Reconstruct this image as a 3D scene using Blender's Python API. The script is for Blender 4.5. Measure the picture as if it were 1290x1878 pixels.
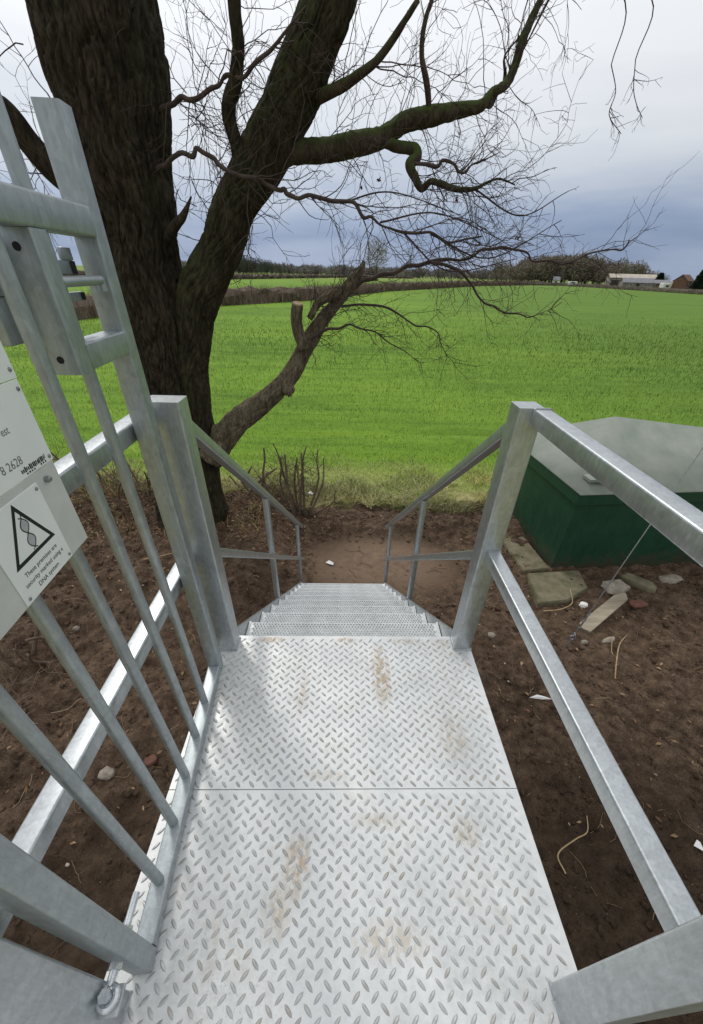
import bpy, bmesh, math, random
import numpy as np
from mathutils import Vector, Matrix

# ------------------------------------------------------------------ clear
for o in list(bpy.data.objects):
    bpy.data.objects.remove(o)
scene = bpy.context.scene
COL = scene.collection
rng = np.random.default_rng(7)
random.seed(7)

# ------------------------------------------------------------------ camera
EYE = Vector((0.0, 0.0, 1.4177))                    # metres above the deck, the deck top is z = 0
PITCH, ROLL, YAW = 0.627, 0.0274, 0.029
FOCAL_PX, IMG_H = 702.9, 1878.0
cam_d = bpy.data.cameras.new('camera')
cam = bpy.data.objects.new('camera', cam_d)
COL.objects.link(cam)
cam_d.sensor_fit = 'VERTICAL'
cam_d.sensor_height = 36.0
cam_d.lens = FOCAL_PX / IMG_H * 36.0
cam_d.shift_y = 70.0 / IMG_H
cam_d.clip_start = 0.02
cam_d.clip_end = 6000.0
_xc = Vector((math.cos(YAW), -math.sin(YAW), 0))
_hf = Vector((math.sin(YAW), math.cos(YAW), 0))
_dn = Vector((0, 0, -1))
_F = math.cos(PITCH) * _hf + math.sin(PITCH) * _dn
_yc = -math.sin(PITCH) * _hf + math.cos(PITCH) * _dn
_a = _xc * math.cos(ROLL) - _yc * math.sin(ROLL)
_b = _xc * math.sin(ROLL) + _yc * math.cos(ROLL)
_m = Matrix.Identity(4)
for i in range(3):
    _m[i][0] = _a[i]; _m[i][1] = -_b[i]; _m[i][2] = -_F[i]; _m[i][3] = EYE[i]
cam.matrix_world = _m
scene.camera = cam

# ------------------------------------------------------------------ sky, sun, exposure
SUN_EL, SUN_AZ = math.radians(48), math.radians(-28)          # azimuth clockwise from +Y
sun_dir = Vector((math.sin(SUN_AZ) * math.cos(SUN_EL), math.cos(SUN_AZ) * math.cos(SUN_EL), math.sin(SUN_EL)))
world = bpy.data.worlds.new('World')
scene.world = world
world.use_nodes = True
wt = world.node_tree
for n in list(wt.nodes):
    wt.nodes.remove(n)
def W(kind, **kw):
    n = wt.nodes.new(kind)
    for k, v in kw.items():
        setattr(n, k, v)
    return n
w_out = W('ShaderNodeOutputWorld')
w_bg = W('ShaderNodeBackground')
w_bg.inputs['Strength'].default_value = 0.1
w_sky = W('ShaderNodeTexSky', sky_type='NISHITA')
w_sky.sun_disc = False
w_sky.sun_elevation = SUN_EL
w_sky.sun_rotation = SUN_AZ % (2 * math.pi)
w_sky.air_density = 1.0
w_sky.dust_density = 2.0
w_tc = W('ShaderNodeTexCoord')
w_nrm = W('ShaderNodeVectorMath', operation='NORMALIZE')
w_sep = W('ShaderNodeSeparateXYZ')
wt.links.new(w_tc.outputs['Generated'], w_nrm.inputs[0])
wt.links.new(w_nrm.outputs[0], w_sep.inputs[0])
# cloud deck: flatten the direction so that the cloud streaks lie along the horizon
w_map = W('ShaderNodeMapping')
w_map.inputs['Scale'].default_value = (1.6, 1.6, 9.0)
wt.links.new(w_nrm.outputs[0], w_map.inputs['Vector'])
w_noi = W('ShaderNodeTexNoise')
w_noi.inputs['Scale'].default_value = 1.7
w_noi.inputs['Detail'].default_value = 6.0
w_noi.inputs['Roughness'].default_value = 0.5
wt.links.new(w_map.outputs[0], w_noi.inputs['Vector'])
w_off = W('ShaderNodeMath', operation='MULTIPLY_ADD')
w_off.inputs[1].default_value = 0.17
w_off.inputs[2].default_value = -0.09
wt.links.new(w_noi.outputs['Fac'], w_off.inputs[0])
w_add = W('ShaderNodeMath', operation='ADD')
wt.links.new(w_sep.outputs['Z'], w_add.inputs[0])
wt.links.new(w_off.outputs[0], w_add.inputs[1])
w_ramp = W('ShaderNodeValToRGB')
els = w_ramp.color_ramp.elements
stops = [(0.0, (.36, .44, .60)), (0.018, (.33, .41, .57)), (0.045, (.25, .33, .50)), (0.075, (.32, .40, .56)), (0.12, (.50, .56, .67)),
         (0.18, (.68, .72, .78)), (0.27, (.86, .88, .91)), (0.42, (.95, .96, .97)), (1.0, (.90, .92, .95))]
while len(els) > 1:
    els.remove(els[-1])
els[0].position = stops[0][0]; els[0].color = stops[0][1] + (1,)
for p_, c_ in stops[1:]:
    e = els.new(p_); e.color = c_ + (1,)
wt.links.new(w_add.outputs[0], w_ramp.inputs['Fac'])
# brighter veil where the sun stands behind the cloud
w_dot = W('ShaderNodeVectorMath', operation='DOT_PRODUCT')
w_dot.inputs[1].default_value = sun_dir
wt.links.new(w_nrm.outputs[0], w_dot.inputs[0])
w_glow = W('ShaderNodeMapRange')
w_glow.inputs['From Min'].default_value = 0.3
w_glow.inputs['From Max'].default_value = 1.0
w_glow.inputs['To Min'].default_value = 9.0
w_glow.inputs['To Max'].default_value = 12.0
wt.links.new(w_dot.outputs['Value'], w_glow.inputs['Value'])
w_scl = W('ShaderNodeVectorMath', operation='SCALE')
wt.links.new(w_ramp.outputs['Color'], w_scl.inputs[0])
wt.links.new(w_glow.outputs[0], w_scl.inputs['Scale'])
w_mix = W('ShaderNodeMix', data_type='RGBA')
w_mix.inputs['Factor'].default_value = 0.93
wt.links.new(w_sky.outputs[0], w_mix.inputs['A'])
wt.links.new(w_scl.outputs[0], w_mix.inputs['B'])
wt.links.new(w_mix.outputs['Result'], w_bg.inputs['Color'])
wt.links.new(w_bg.outputs[0], w_out.inputs['Surface'])

sun_d = bpy.data.lights.new('sun', 'SUN')
sun_d.energy = 1.3
sun_d.angle = math.radians(14)
sun_d.color = (1.0, 0.96, 0.90)
sun = bpy.data.objects.new('sun', sun_d)
COL.objects.link(sun)
sun.rotation_euler = sun_dir.to_track_quat('Z', 'Y').to_euler()

scene.view_settings.view_transform = 'Standard'
scene.view_settings.look = 'None'
scene.view_settings.exposure = 0.0
scene.view_settings.gamma = 1.0
scene.view_settings.use_curve_mapping = False

# ------------------------------------------------------------------ helpers: objects
def tag(o, label=None, cat=None, group=None, kind=None):
    if label: o['label'] = label
    if cat: o['category'] = cat
    if group: o['group'] = group
    if kind: o['kind'] = kind
    return o

def root(name, loc, label, cat, rz=0.0, group=None):
    o = bpy.data.objects.new(name, None)
    COL.objects.link(o)
    o.empty_display_size = 0.1
    o.location = loc
    o.rotation_euler = (0, 0, rz)
    o.matrix_basis = Matrix.Translation(Vector(loc)) @ Matrix.Rotation(rz, 4, 'Z')
    return tag(o, label, cat, group)

def obj(name, mesh, mat=None, parent=None, local=False):
    """local=False: mesh is in world coordinates; local=True: mesh is in the parent's frame"""
    o = bpy.data.objects.new(name, mesh)
    COL.objects.link(o)
    if mat is not None and len(mesh.materials) == 0:
        mesh.materials.append(mat)
    if parent is not None:
        o.parent = parent
        if not local:
            pm = parent.matrix_basis.copy()
            pp = parent.parent
            if pp is not None:
                pm = pp.matrix_basis @ parent.matrix_parent_inverse @ pm
            o.matrix_parent_inverse = pm.inverted()
    return o

class MB:
    """collects vertices and faces, builds one mesh"""
    def __init__(self):
        self.v = []; self.f = []; self.n = 0
    def add(self, v, f):
        v = np.asarray(v, float).reshape(-1, 3)
        self.v.append(v)
        self.f.append([tuple(int(i) + self.n for i in q) for q in f])
        self.n += len(v)
        return self
    def mesh(self, name, smooth=None):
        me = bpy.data.meshes.new(name)
        v = np.concatenate(self.v) if self.v else np.zeros((0, 3))
        f = [q for ff in self.f for q in ff]
        me.from_pydata([tuple(p) for p in v], [], f)
        me.update()
        if smooth is not None:
            me.shade_smooth()
            if smooth < 3.1:
                me.set_sharp_from_angle(angle=smooth)
        return me

def fast_mesh(name, verts, tris, smooth=False, colors=None):
    """triangle or quad mesh from numpy arrays"""
    verts = np.ascontiguousarray(verts, np.float32); tris = np.ascontiguousarray(tris, np.int32)
    k = tris.shape[1]
    me = bpy.data.meshes.new(name)
    me.vertices.add(len(verts)); me.vertices.foreach_set('co', verts.ravel())
    me.loops.add(tris.size); me.loops.foreach_set('vertex_index', tris.ravel())
    me.polygons.add(len(tris))
    me.polygons.foreach_set('loop_start', np.arange(0, tris.size, k, dtype=np.int32))
    me.polygons.foreach_set('loop_total', np.full(len(tris), k, np.int32))
    me.update(calc_edges=True)
    if smooth: me.shade_smooth()
    if colors is not None:
        at = me.attributes.new('tint', 'FLOAT_COLOR', 'POINT')
        c = np.ones((len(verts), 4), np.float32); c[:, :colors.shape[1]] = colors
        at.data.foreach_set('color', c.ravel())
    return me

def frame(d, up=(0, 0, 1)):
    d = np.asarray(d, float); d = d / np.linalg.norm(d)
    up = np.asarray(up, float)
    s = np.cross(up, d)
    if np.linalg.norm(s) < 1e-6:
        s = np.cross((0, 1, 0), d)
    s /= np.linalg.norm(s)
    return d, s, np.cross(d, s)

def bar(mb, p0, p1, w, h, r=0.005, up=(0, 0, 1), cap=True):
    """hollow-section bar with rounded corners, w sideways, h along up"""
    p0 = np.asarray(p0, float); p1 = np.asarray(p1, float)
    d, s, u = frame(p1 - p0, up)
    prof = []
    for cx, cy, a0 in ((1, 1, 0), (-1, 1, 90), (-1, -1, 180), (1, -1, 270)):
        for a in (0, 30, 60, 90):
            t = math.radians(a0 + a)
            prof.append((cx * (w / 2 - r) + r * math.cos(t), cy * (h / 2 - r) + r * math.sin(t)))
    n = len(prof)
    v = []
    for p in (p0, p1):
        for x, y in prof:
            v.append(p + s * x + u * y)
    f = [(i, (i + 1) % n, n + (i + 1) % n, n + i) for i in range(n)]
    if cap:
        f += [tuple(range(n - 1, -1, -1)), tuple(range(n, 2 * n))]
    return mb.add(v, f)

def box(mb, lo, hi, bev=0.0, M=None):
    lo = np.minimum(lo, hi).astype(float) if isinstance(lo, np.ndarray) else np.array(lo, float)
    hi = np.array(hi, float)
    bm = bmesh.new()
    bmesh.ops.create_cube(bm, size=1.0)
    for q in bm.verts:
        q.co = Vector(((lo + hi) / 2 + np.array(q.co) * (hi - lo)))
    if bev > 0:
        bmesh.ops.bevel(bm, geom=bm.edges[:], offset=bev, segments=2, affect='EDGES', profile=0.5)
    bm.verts.index_update()
    v = [(M @ q.co if M is not None else q.co)[:] for q in bm.verts]
    f = [[q.index for q in fc.verts] for fc in bm.faces]
    bm.free()
    return mb.add(v, f)

def rod(mb, p0, p1, r, n=12, r1=None, cap=True):
    p0 = np.asarray(p0, float); p1 = np.asarray(p1, float)
    d, s, u = frame(p1 - p0)
    r1 = r if r1 is None else r1
    v = []
    for p, q in ((p0, r), (p1, r1)):
        for i in range(n):
            a = 2 * math.pi * i / n
            v.append(p + s * q * math.cos(a) + u * q * math.sin(a))
    f = [(i, (i + 1) % n, n + (i + 1) % n, n + i) for i in range(n)]
    if cap:
        f += [tuple(range(n - 1, -1, -1)), tuple(range(n, 2 * n))]
    return mb.add(v, f)

def ring(mb, c, axis, R, r, n=20, m=8):
    c = np.asarray(c, float)
    d, s, u = frame(axis)
    v = []; f = []
    for i in range(n):
        a = 2 * math.pi * i / n
        e = s * math.cos(a) + u * math.sin(a)
        for j in range(m):
            b = 2 * math.pi * j / m
            v.append(c + e * (R + r * math.cos(b)) + d * r * math.sin(b))
            f.append((i * m + j, ((i + 1) % n) * m + j, ((i + 1) % n) * m + (j + 1) % m, i * m + (j + 1) % m))
    return mb.add(v, f)

# ------------------------------------------------------------------ helpers: numpy gradient noise
_perm = np.random.default_rng(11).permutation(256)
_perm = np.concatenate([_perm, _perm, _perm])
_grad = np.random.default_rng(12).normal(size=(256, 3)); _grad /= np.linalg.norm(_grad, axis=1)[:, None]
def perlin(p):
    p = np.asarray(p, float)
    i = np.floor(p).astype(int); fr = p - i; i &= 255
    w = fr * fr * fr * (fr * (fr * 6 - 15) + 10)
    r = 0
    for dx in (0, 1):
        for dy in (0, 1):
            for dz in (0, 1):
                h = _perm[_perm[_perm[(i[:, 0] + dx) & 255] + ((i[:, 1] + dy) & 255)] + ((i[:, 2] + dz) & 255)]
                g = _grad[h]
                dot = g[:, 0] * (fr[:, 0] - dx) + g[:, 1] * (fr[:, 1] - dy) + g[:, 2] * (fr[:, 2] - dz)
                wx = w[:, 0] if dx else 1 - w[:, 0]
                wy = w[:, 1] if dy else 1 - w[:, 1]
                wz = w[:, 2] if dz else 1 - w[:, 2]
                r = r + dot * wx * wy * wz
    return r * 1.6
def fbm(p, oct=4, gain=0.5):
    a = 1.0; r = 0; q = np.asarray(p, float)
    for _ in range(oct):
        r = r + a * perlin(q); q = q * 2.03 + 17.1; a *= gain
    return r
def P3(x, y, z=0.0):
    return np.stack([x, y, np.zeros_like(x) + z], 1)
def sstep(a, b, x):
    t = np.clip((x - a) / (b - a), 0, 1)
    return t * t * (3 - 2 * t)

# ------------------------------------------------------------------ helpers: materials
class Mat:
    def __init__(self, name):
        self.m = bpy.data.materials.new(name)
        self.m.use_nodes = True
        self.t = self.m.node_tree
        self.b = self.t.nodes['Principled BSDF']
        self.tc = self.t.nodes.new('ShaderNodeTexCoord')
    def node(self, kind, **kw):
        n = self.t.nodes.new(kind)
        for k, v in kw.items():
            setattr(n, k, v)
        return n
    def link(self, a, b):
        self.t.links.new(a, b)
    def noise(self, scale, detail=4, rough=0.55, vec=None, stretch=None):
        n = self.node('ShaderNodeTexNoise')
        n.inputs['Scale'].default_value = scale
        n.inputs['Detail'].default_value = detail
        n.inputs['Roughness'].default_value = rough
        v = vec or self.tc.outputs['Object']
        if stretch:
            mp = self.node('ShaderNodeMapping')
            mp.inputs['Scale'].default_value = stretch
            self.link(v, mp.inputs['Vector']); v = mp.outputs[0]
        self.link(v, n.inputs['Vector'])
        return n.outputs['Fac']
    def ramp(self, fac, stops):
        n = self.node('ShaderNodeValToRGB')
        e = n.color_ramp.elements
        e[0].position = stops[0][0]; e[0].color = tuple(stops[0][1]) + (1,)
        e[1].position = stops[-1][0]; e[1].color = tuple(stops[-1][1]) + (1,)
        for p, c in stops[1:-1]:
            q = e.new(p); q.color = tuple(c) + (1,)
        self.link(fac, n.inputs['Fac'])
        return n.outputs['Color']
    def mix(self, fac, a, b, mode='MIX'):
        n = self.node('ShaderNodeMix', data_type='RGBA', blend_type=mode)
        for s, v in (('Factor', fac), ('A', a), ('B', b)):
            i = n.inputs[s] if s == 'Factor' else [q for q in n.inputs if q.name == s and q.type == 'RGBA'][0]
            if hasattr(v, 'links') or hasattr(v, 'is_output'):
                self.link(v, i)
            elif s == 'Factor':
                i.default_value = v
            else:
                i.default_value = tuple(v) + (1,)
        return [q for q in n.outputs if q.type == 'RGBA'][0]
    def rng(self, v, a, b, c=0.0, d=1.0):
        n = self.node('ShaderNodeMapRange')
        n.inputs[1].default_value = a; n.inputs[2].default_value = b
        n.inputs[3].default_value = c; n.inputs[4].default_value = d
        self.link(v, n.inputs[0])
        return n.outputs[0]
    def math(self, op, a, b=None, c=None):
        n = self.node('ShaderNodeMath', operation=op)
        for i, v in enumerate((a, b, c)):
            if v is None: continue
            if hasattr(v, 'is_output'): self.link(v, n.inputs[i])
            else: n.inputs[i].default_value = v
        return n.outputs[0]
    def color(self, c):
        if hasattr(c, 'is_output'): self.link(c, self.b.inputs['Base Color'])
        else: self.b.inputs['Base Color'].default_value = tuple(c) + (1,)
        return self
    def set(self, rough=None, metal=None, spec=None):
        for k, v in (('Roughness', rough), ('Metallic', metal), ('Specular IOR Level', spec)):
            if v is None: continue
            if hasattr(v, 'is_output'): self.link(v, self.b.inputs[k])
            else: self.b.inputs[k].default_value = v
        return self
    def bump(self, h, strength=0.4, dist=0.01):
        n = self.node('ShaderNodeBump')
        n.inputs['Strength'].default_value = strength
        n.inputs['Distance'].default_value = dist
        self.link(h, n.inputs['Height'])
        self.link(n.outputs[0], self.b.inputs['Normal'])
        return self

M = {}
def galv(name, base, metal, r0, r1, spangle=55.0):
    g = Mat(name)
    vor = g.node('ShaderNodeTexVoronoi')
    vor.inputs['Scale'].default_value = spangle
    g.link(g.tc.outputs['Object'], vor.inputs['Vector'])
    sp = g.node('ShaderNodeSeparateColor'); g.link(vor.outputs['Color'], sp.inputs[0])
    n1 = g.noise(6.0, 5, 0.6)
    n2 = g.noise(120.0, 4, 0.75, stretch=(1, 1, 0.25))
    mixv = g.math('ADD', g.math('MULTIPLY', sp.outputs[0], 0.16), g.math('ADD', g.math('MULTIPLY', n1, 0.40), g.math('MULTIPLY', n2, 0.85)))
    lo = [c * 0.80 for c in base]; hi = [min(1, c * 1.22) for c in base]
    c = g.ramp(mixv, [(0.50, lo), (0.74, base), (0.96, hi)])
    # chalky white bloom runs and dull patches
    wf = g.rng(g.noise(11.0, 6, 0.7, stretch=(1, 1, 0.3)), 0.58, 0.74, 0, 0.22)
    c = g.mix(wf, c, (0.82, 0.84, 0.84))
    g.color(c).set(rough=g.rng(n2, 0.3, 0.75, r0, r0 * 0.5 + r1 * 0.5), metal=metal)
    g.bump(g.noise(70.0, 2), 0.05, 0.001)
    return g.m
M['galv'] = galv('galvanised_steel', (0.47, 0.50, 0.515), 0.80, 0.34, 0.58)
M['galv_gate'] = galv('galvanised_steel_gate', (0.375, 0.410, 0.425), 0.74, 0.38, 0.60)
M['zinc'] = galv('bright_zinc', (0.66, 0.69, 0.72), 0.85, 0.22, 0.40, 30)

# checker plate: same steel, with rusty and muddy stains of their own shape
def plate_mat():
    g = Mat('checker_plate')
    n1 = g.noise(5.0, 6, 0.6)
    n2 = g.noise(45.0, 4, 0.6)
    c = g.ramp(g.math('ADD', g.math('MULTIPLY', n1, 0.7), g.math('MULTIPLY', n2, 0.35)),
               [(0.36, (0.58, 0.60, 0.60)), (0.55, (0.72, 0.735, 0.73)), (0.72, (0.81, 0.82, 0.81))])
    mud = g.math('MULTIPLY', g.rng(g.noise(2.6, 5, 0.65), 0.50, 0.68), g.rng(g.noise(26.0, 5, 0.7), 0.42, 0.66))
    c = g.mix(g.math('MULTIPLY', mud, 0.55), c, (0.40, 0.33, 0.25))
    sep = g.node('ShaderNodeSeparateXYZ'); g.link(g.tc.outputs['Object'], sep.inputs[0])
    gn = g.noise(42.0, 6, 0.75, stretch=(1.3, 0.6, 1))
    tot = None
    for (x, y, a, b, k) in STAINS:
        dx = g.math('DIVIDE', g.math('SUBTRACT', sep.outputs[0], x), a)
        dy = g.math('DIVIDE', g.math('SUBTRACT', sep.outputs[1], y), b)
        dd = g.math('ADD', g.math('MULTIPLY', dx, dx), g.math('MULTIPLY', dy, dy))
        m = g.math('MULTIPLY', g.rng(dd, 0.05, 1.0, k, 0.0), 1.0)
        tot = m if tot is None else g.math('MAXIMUM', tot, m)
    tot = g.math('MULTIPLY', tot, g.rng(gn, 0.40, 0.57))
    speck = g.math('MULTIPLY', g.rng(g.noise(150.0, 4, 0.7), 0.56, 0.70), g.rng(g.noise(3.4, 4, 0.6), 0.42, 0.62, 0.1, 0.55))
    c = g.mix(speck, c, (0.33, 0.28, 0.21))
    c = g.mix(tot, c, (0.42, 0.29, 0.14))
    g.color(c).set(rough=g.rng(n2, 0.3, 0.7, 0.36, 0.58), metal=0.45)
    g.bump(g.noise(120.0, 3), 0.10, 0.002)
    return g.m
STAINS = [(0.175, 1.03, 0.045, 0.20, 0.85), (-0.125, 0.37, 0.05, 0.10, 0.75), (-0.33, 1.225, 0.08, 0.022, 0.85), (0.02, 1.225, 0.05, 0.02, 0.9),
          (-0.16, 0.95, 0.03, 0.14, 0.35), (0.30, 1.22, 0.10, 0.02, 0.5), (0.40, 0.45, 0.05, 0.05, 0.6), (-0.17, 0.27, 0.05, 0.08, 0.5), (0.14, 0.21, 0.12, 0.05, 0.45),
          (0.43, 0.75, 0.07, 0.10, 0.45), (-0.05, 0.62, 0.09, 0.02, 0.4), (0.12, 0.48, 0.10, 0.03, 0.35)]
M['plate'] = plate_mat()
def lug_mat():
    g = Mat('worn_lug')
    n = g.noise(9.0, 5, 0.7); n2 = g.noise(70.0, 3)
    c = g.ramp(n2, [(0.3, (0.44, 0.455, 0.455)), (0.7, (0.58, 0.59, 0.585))])
    c = g.mix(g.rng(n, 0.47, 0.68, 0.0, 0.65), c, (0.38, 0.31, 0.225))
    g.color(c).set(rough=0.5, metal=0.55)
    return g.m
M['lug'] = lug_mat()

def simple(name, c0, c1, scale=12, rough=0.7, metal=0.0, bump=0.2, dist=0.004, spec=0.5, stretch=None, bscale=None):
    g = Mat(name)
    n = g.noise(scale, 6, 0.62, stretch=stretch)
    g.color(g.ramp(n, [(0.33, c0), (0.68, c1)])).set(rough=rough, metal=metal, spec=spec)
    if bump: g.bump(g.noise(bscale or scale * 4, 5, 0.65, stretch=stretch), bump, dist)
    return g.m
M['sign_white'] = simple('sign_white', (0.74, 0.77, 0.76), (0.80, 0.82, 0.81), 9, 0.35, 0, 0.0)
M['sign_grey'] = simple('sign_backing', (0.50, 0.51, 0.49), (0.58, 0.585, 0.56), 14, 0.5, 0, 0.05)
M['sign_black'] = simple('sign_black', (0.008, 0.010, 0.014), (0.016, 0.018, 0.022), 20, 0.5, 0, 0.0)
M['sign_tint'] = simple('sign_grey_print', (0.36, 0.38, 0.40), (0.42, 0.44, 0.46), 60, 0.5, 0, 0.0)
M['sign_text'] = simple('sign_grey_lettering', (0.13, 0.14, 0.14), (0.18, 0.19, 0.19), 60, 0.5, 0, 0.0)
M['hole'] = simple('dark_hole', (0.006, 0.006, 0.007), (0.012, 0.012, 0.013), 30, 0.8, 0, 0.0)
M['rivet'] = simple('rivet_steel', (0.20, 0.21, 0.22), (0.34, 0.35, 0.35), 90, 0.45, 0.6, 0.1)
M['green_wall'] = simple('green_grp', (0.0035, 0.036, 0.019), (0.006, 0.048, 0.025), 3.5, 0.5, 0, 0.06, 0.003)
def wall_mat():
    g = Mat('green_grp')
    n = g.noise(3.5, 6, 0.62); n2 = g.noise(22.0, 5, 0.7, stretch=(1, 1, 0.25))
    c = g.ramp(n, [(0.33, (0.005, 0.044, 0.020)), (0.68, (0.009, 0.060, 0.028))])
    c = g.mix(g.rng(n2, 0.52, 0.75, 0.0, 0.30), c, (0.022, 0.062, 0.032))
    sep = g.node('ShaderNodeSeparateXYZ'); g.link(g.tc.outputs['Object'], sep.inputs[0])
    z = g.math('ADD', sep.outputs[2], g.rng(g.noise(11.0, 5, 0.7), 0.25, 0.75, -0.22, 0.22))
    c = g.mix(g.rng(z, 0.05, 0.32, 0.8, 0.0), c, (0.060, 0.042, 0.026))
    g.color(c).set(rough=g.rng(n2, 0.3, 0.7, 0.38, 0.62)).bump(g.noise(9.0, 4), 0.05, 0.004)
    return g.m
M['green_wall'] = wall_mat()
M['roof_grey'] = simple('weathered_grey_green_grp', (0.165, 0.20, 0.165), (0.25, 0.272, 0.228), 2.8, 0.6, 0, 0.08, 0.003)
M['concrete'] = simple('mossy_concrete', (0.085, 0.085, 0.040), (0.205, 0.175, 0.115), 7, 0.9, 0, 0.6, 0.01)
M['stone'] = simple('pale_stone', (0.16, 0.13, 0.10), (0.36, 0.32, 0.26), 16, 0.9, 0, 0.5, 0.006)
M['brick'] = simple('broken_brick', (0.085, 0.038, 0.026), (0.18, 0.075, 0.05), 20, 0.9, 0, 0.5, 0.005)
M['pale_wood'] = simple('grey_weathered_wood', (0.20, 0.17, 0.12), (0.36, 0.31, 0.23), 14, 0.85, 0, 0.4, 0.004, stretch=(0.2, 1, 1))
M['paper'] = simple('white_litter', (0.66, 0.65, 0.64), (0.80, 0.79, 0.78), 22, 0.7, 0, 0.2)
M['straw'] = simple('dry_stalk', (0.30, 0.20, 0.10), (0.46, 0.34, 0.19), 22, 0.9, 0, 0.2)
M['twig'] = simple('twig_bark', (0.040, 0.026, 0.022), (0.085, 0.058, 0.046), 10, 0.9, 0, 0.0)
M['stick'] = simple('hazel_bark', (0.10, 0.068, 0.045), (0.20, 0.142, 0.096), 16, 0.9, 0, 0.3)
M['cutwood'] = simple('cut_wood', (0.25, 0.17, 0.10), (0.42, 0.31, 0.20), 20, 0.85, 0, 0.3)

def tinted(name, rough=0.8, spec=0.25, trans=0.0):
    g = Mat(name)
    a = g.node('ShaderNodeAttribute'); a.attribute_name = 'tint'
    g.color(a.outputs['Color']).set(rough=rough, spec=spec)
    return g.m
M['tint'] = tinted('tinted_plant')

def bark_mat(name, d, l, moss=0.0):
    g = Mat(name)
    n1 = g.noise(14.0, 7, 0.7, stretch=(1, 1, 0.30))
    n2 = g.noise(60.0, 5, 0.7, stretch=(1, 1, 0.22))
    v = g.math('ADD', g.math('MULTIPLY', n1, 0.55), g.math('MULTIPLY', n2, 0.45))
    c = g.ramp(v, [(0.36, [q * 0.30 for q in d]), (0.48, d), (0.62, l)])
    pat = g.rng(g.noise(2.3, 4, 0.6), 0.50, 0.68)
    c = g.mix(g.math('MULTIPLY', pat, 0.35), c, (0.046, 0.050, 0.026))
    if moss:
        geo = g.node('ShaderNodeNewGeometry')
        sep = g.node('ShaderNodeSeparateXYZ'); g.link(geo.outputs['Normal'], sep.inputs[0])
        up = g.rng(g.math('ADD', sep.outputs[2], g.rng(g.noise(14, 4), 0.3, 0.7, -0.5, 0.5)), 0.0, 0.7)
        c = g.mix(g.math('MULTIPLY', up, moss), c, (0.055, 0.085, 0.018))
    g.color(c).set(rough=0.93, spec=0.2)
    g.bump(v, 0.9, 0.02)
    return g.m
M['bark'] = bark_mat('oak_bark', (0.026, 0.020, 0.013), (0.070, 0.056, 0.037))
M['bark_stem'] = bark_mat('oak_bark_damp', (0.027, 0.022, 0.012), (0.066, 0.053, 0.032), 0.35)
M['bark_moss'] = bark_mat('oak_bark_mossy', (0.048, 0.036, 0.024), (0.10, 0.075, 0.05), 0.9)
M['bark_cut'] = bark_mat('oak_bark_light', (0.105, 0.085, 0.055), (0.235, 0.195, 0.135))

def soil_mat():
    g = Mat('bare_soil')
    n0 = g.noise(0.7, 5, 0.6)
    n1 = g.noise(9.0, 7, 0.68)
    n2 = g.noise(70.0, 4, 0.6)
    v = g.math('ADD', g.math('MULTIPLY', n1, 0.6), g.math('MULTIPLY', n2, 0.4))
    c = g.ramp(v, [(0.36, (0.022, 0.014, 0.009)), (0.49, (0.074, 0.048, 0.031)), (0.62, (0.155, 0.106, 0.070))])
    c = g.mix(g.rng(n0, 0.42, 0.62, 0, 0.45), c, g.ramp(n1, [(0.35, (0.070, 0.045, 0.029)), (0.65, (0.165, 0.112, 0.074))]))
    # damp ground beside the platform, and shade in the hollow painted into the colour
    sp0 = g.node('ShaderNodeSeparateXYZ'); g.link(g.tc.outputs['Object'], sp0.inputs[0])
    wet_shade = g.math('ADD', g.math('MULTIPLY', g.math('ABSOLUTE', sp0.outputs[0]), 0.45), g.math('ADD', sp0.outputs[1], g.rng(n0, 0.3, 0.7, -0.9, 0.9)))
    c = g.mix(g.rng(wet_shade, 1.5, 3.2, 0.72, 0.0), c, (0.022, 0.015, 0.009))
    # trodden earth at the foot of the stair is drier and paler
    sep = g.node('ShaderNodeSeparateXYZ'); g.link(g.tc.outputs['Object'], sep.inputs[0])
    dx = g.math('DIVIDE', g.math('SUBTRACT', sep.outputs[0], 0.55), 1.15)
    dy = g.math('DIVIDE', g.math('SUBTRACT', sep.outputs[1], 4.45), 0.75)
    dd = g.math('ADD', g.math('MULTIPLY', dx, dx), g.math('MULTIPLY', dy, dy))
    dd = g.math('ADD', dd, g.rng(n1, 0.3, 0.7, -0.35, 0.35))
    pf = g.rng(dd, 0.25, 1.1, 0.9, 0.0)
    c = g.mix(pf, c, g.ramp(n1, [(0.3, (0.155, 0.105, 0.070)), (0.7, (0.235, 0.168, 0.118))]))
    # pale grit
    vor = g.node('ShaderNodeTexVoronoi'); vor.inputs['Scale'].default_value = 26.0
    g.link(g.tc.outputs['Object'], vor.inputs['Vector'])
    grit = g.math('MULTIPLY', g.rng(vor.outputs['Distance'], 0.06, 0.12, 1.0, 0.0), g.rng(g.noise(5.0, 3), 0.5, 0.62))
    c = g.mix(g.math('MULTIPLY', grit, 0.5), c, (0.30, 0.24, 0.18))
    g.color(c).set(rough=0.95, spec=0.18)
    g.bump(v, 0.8, 0.03)
    return g.m
M['soil'] = soil_mat()

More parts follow.
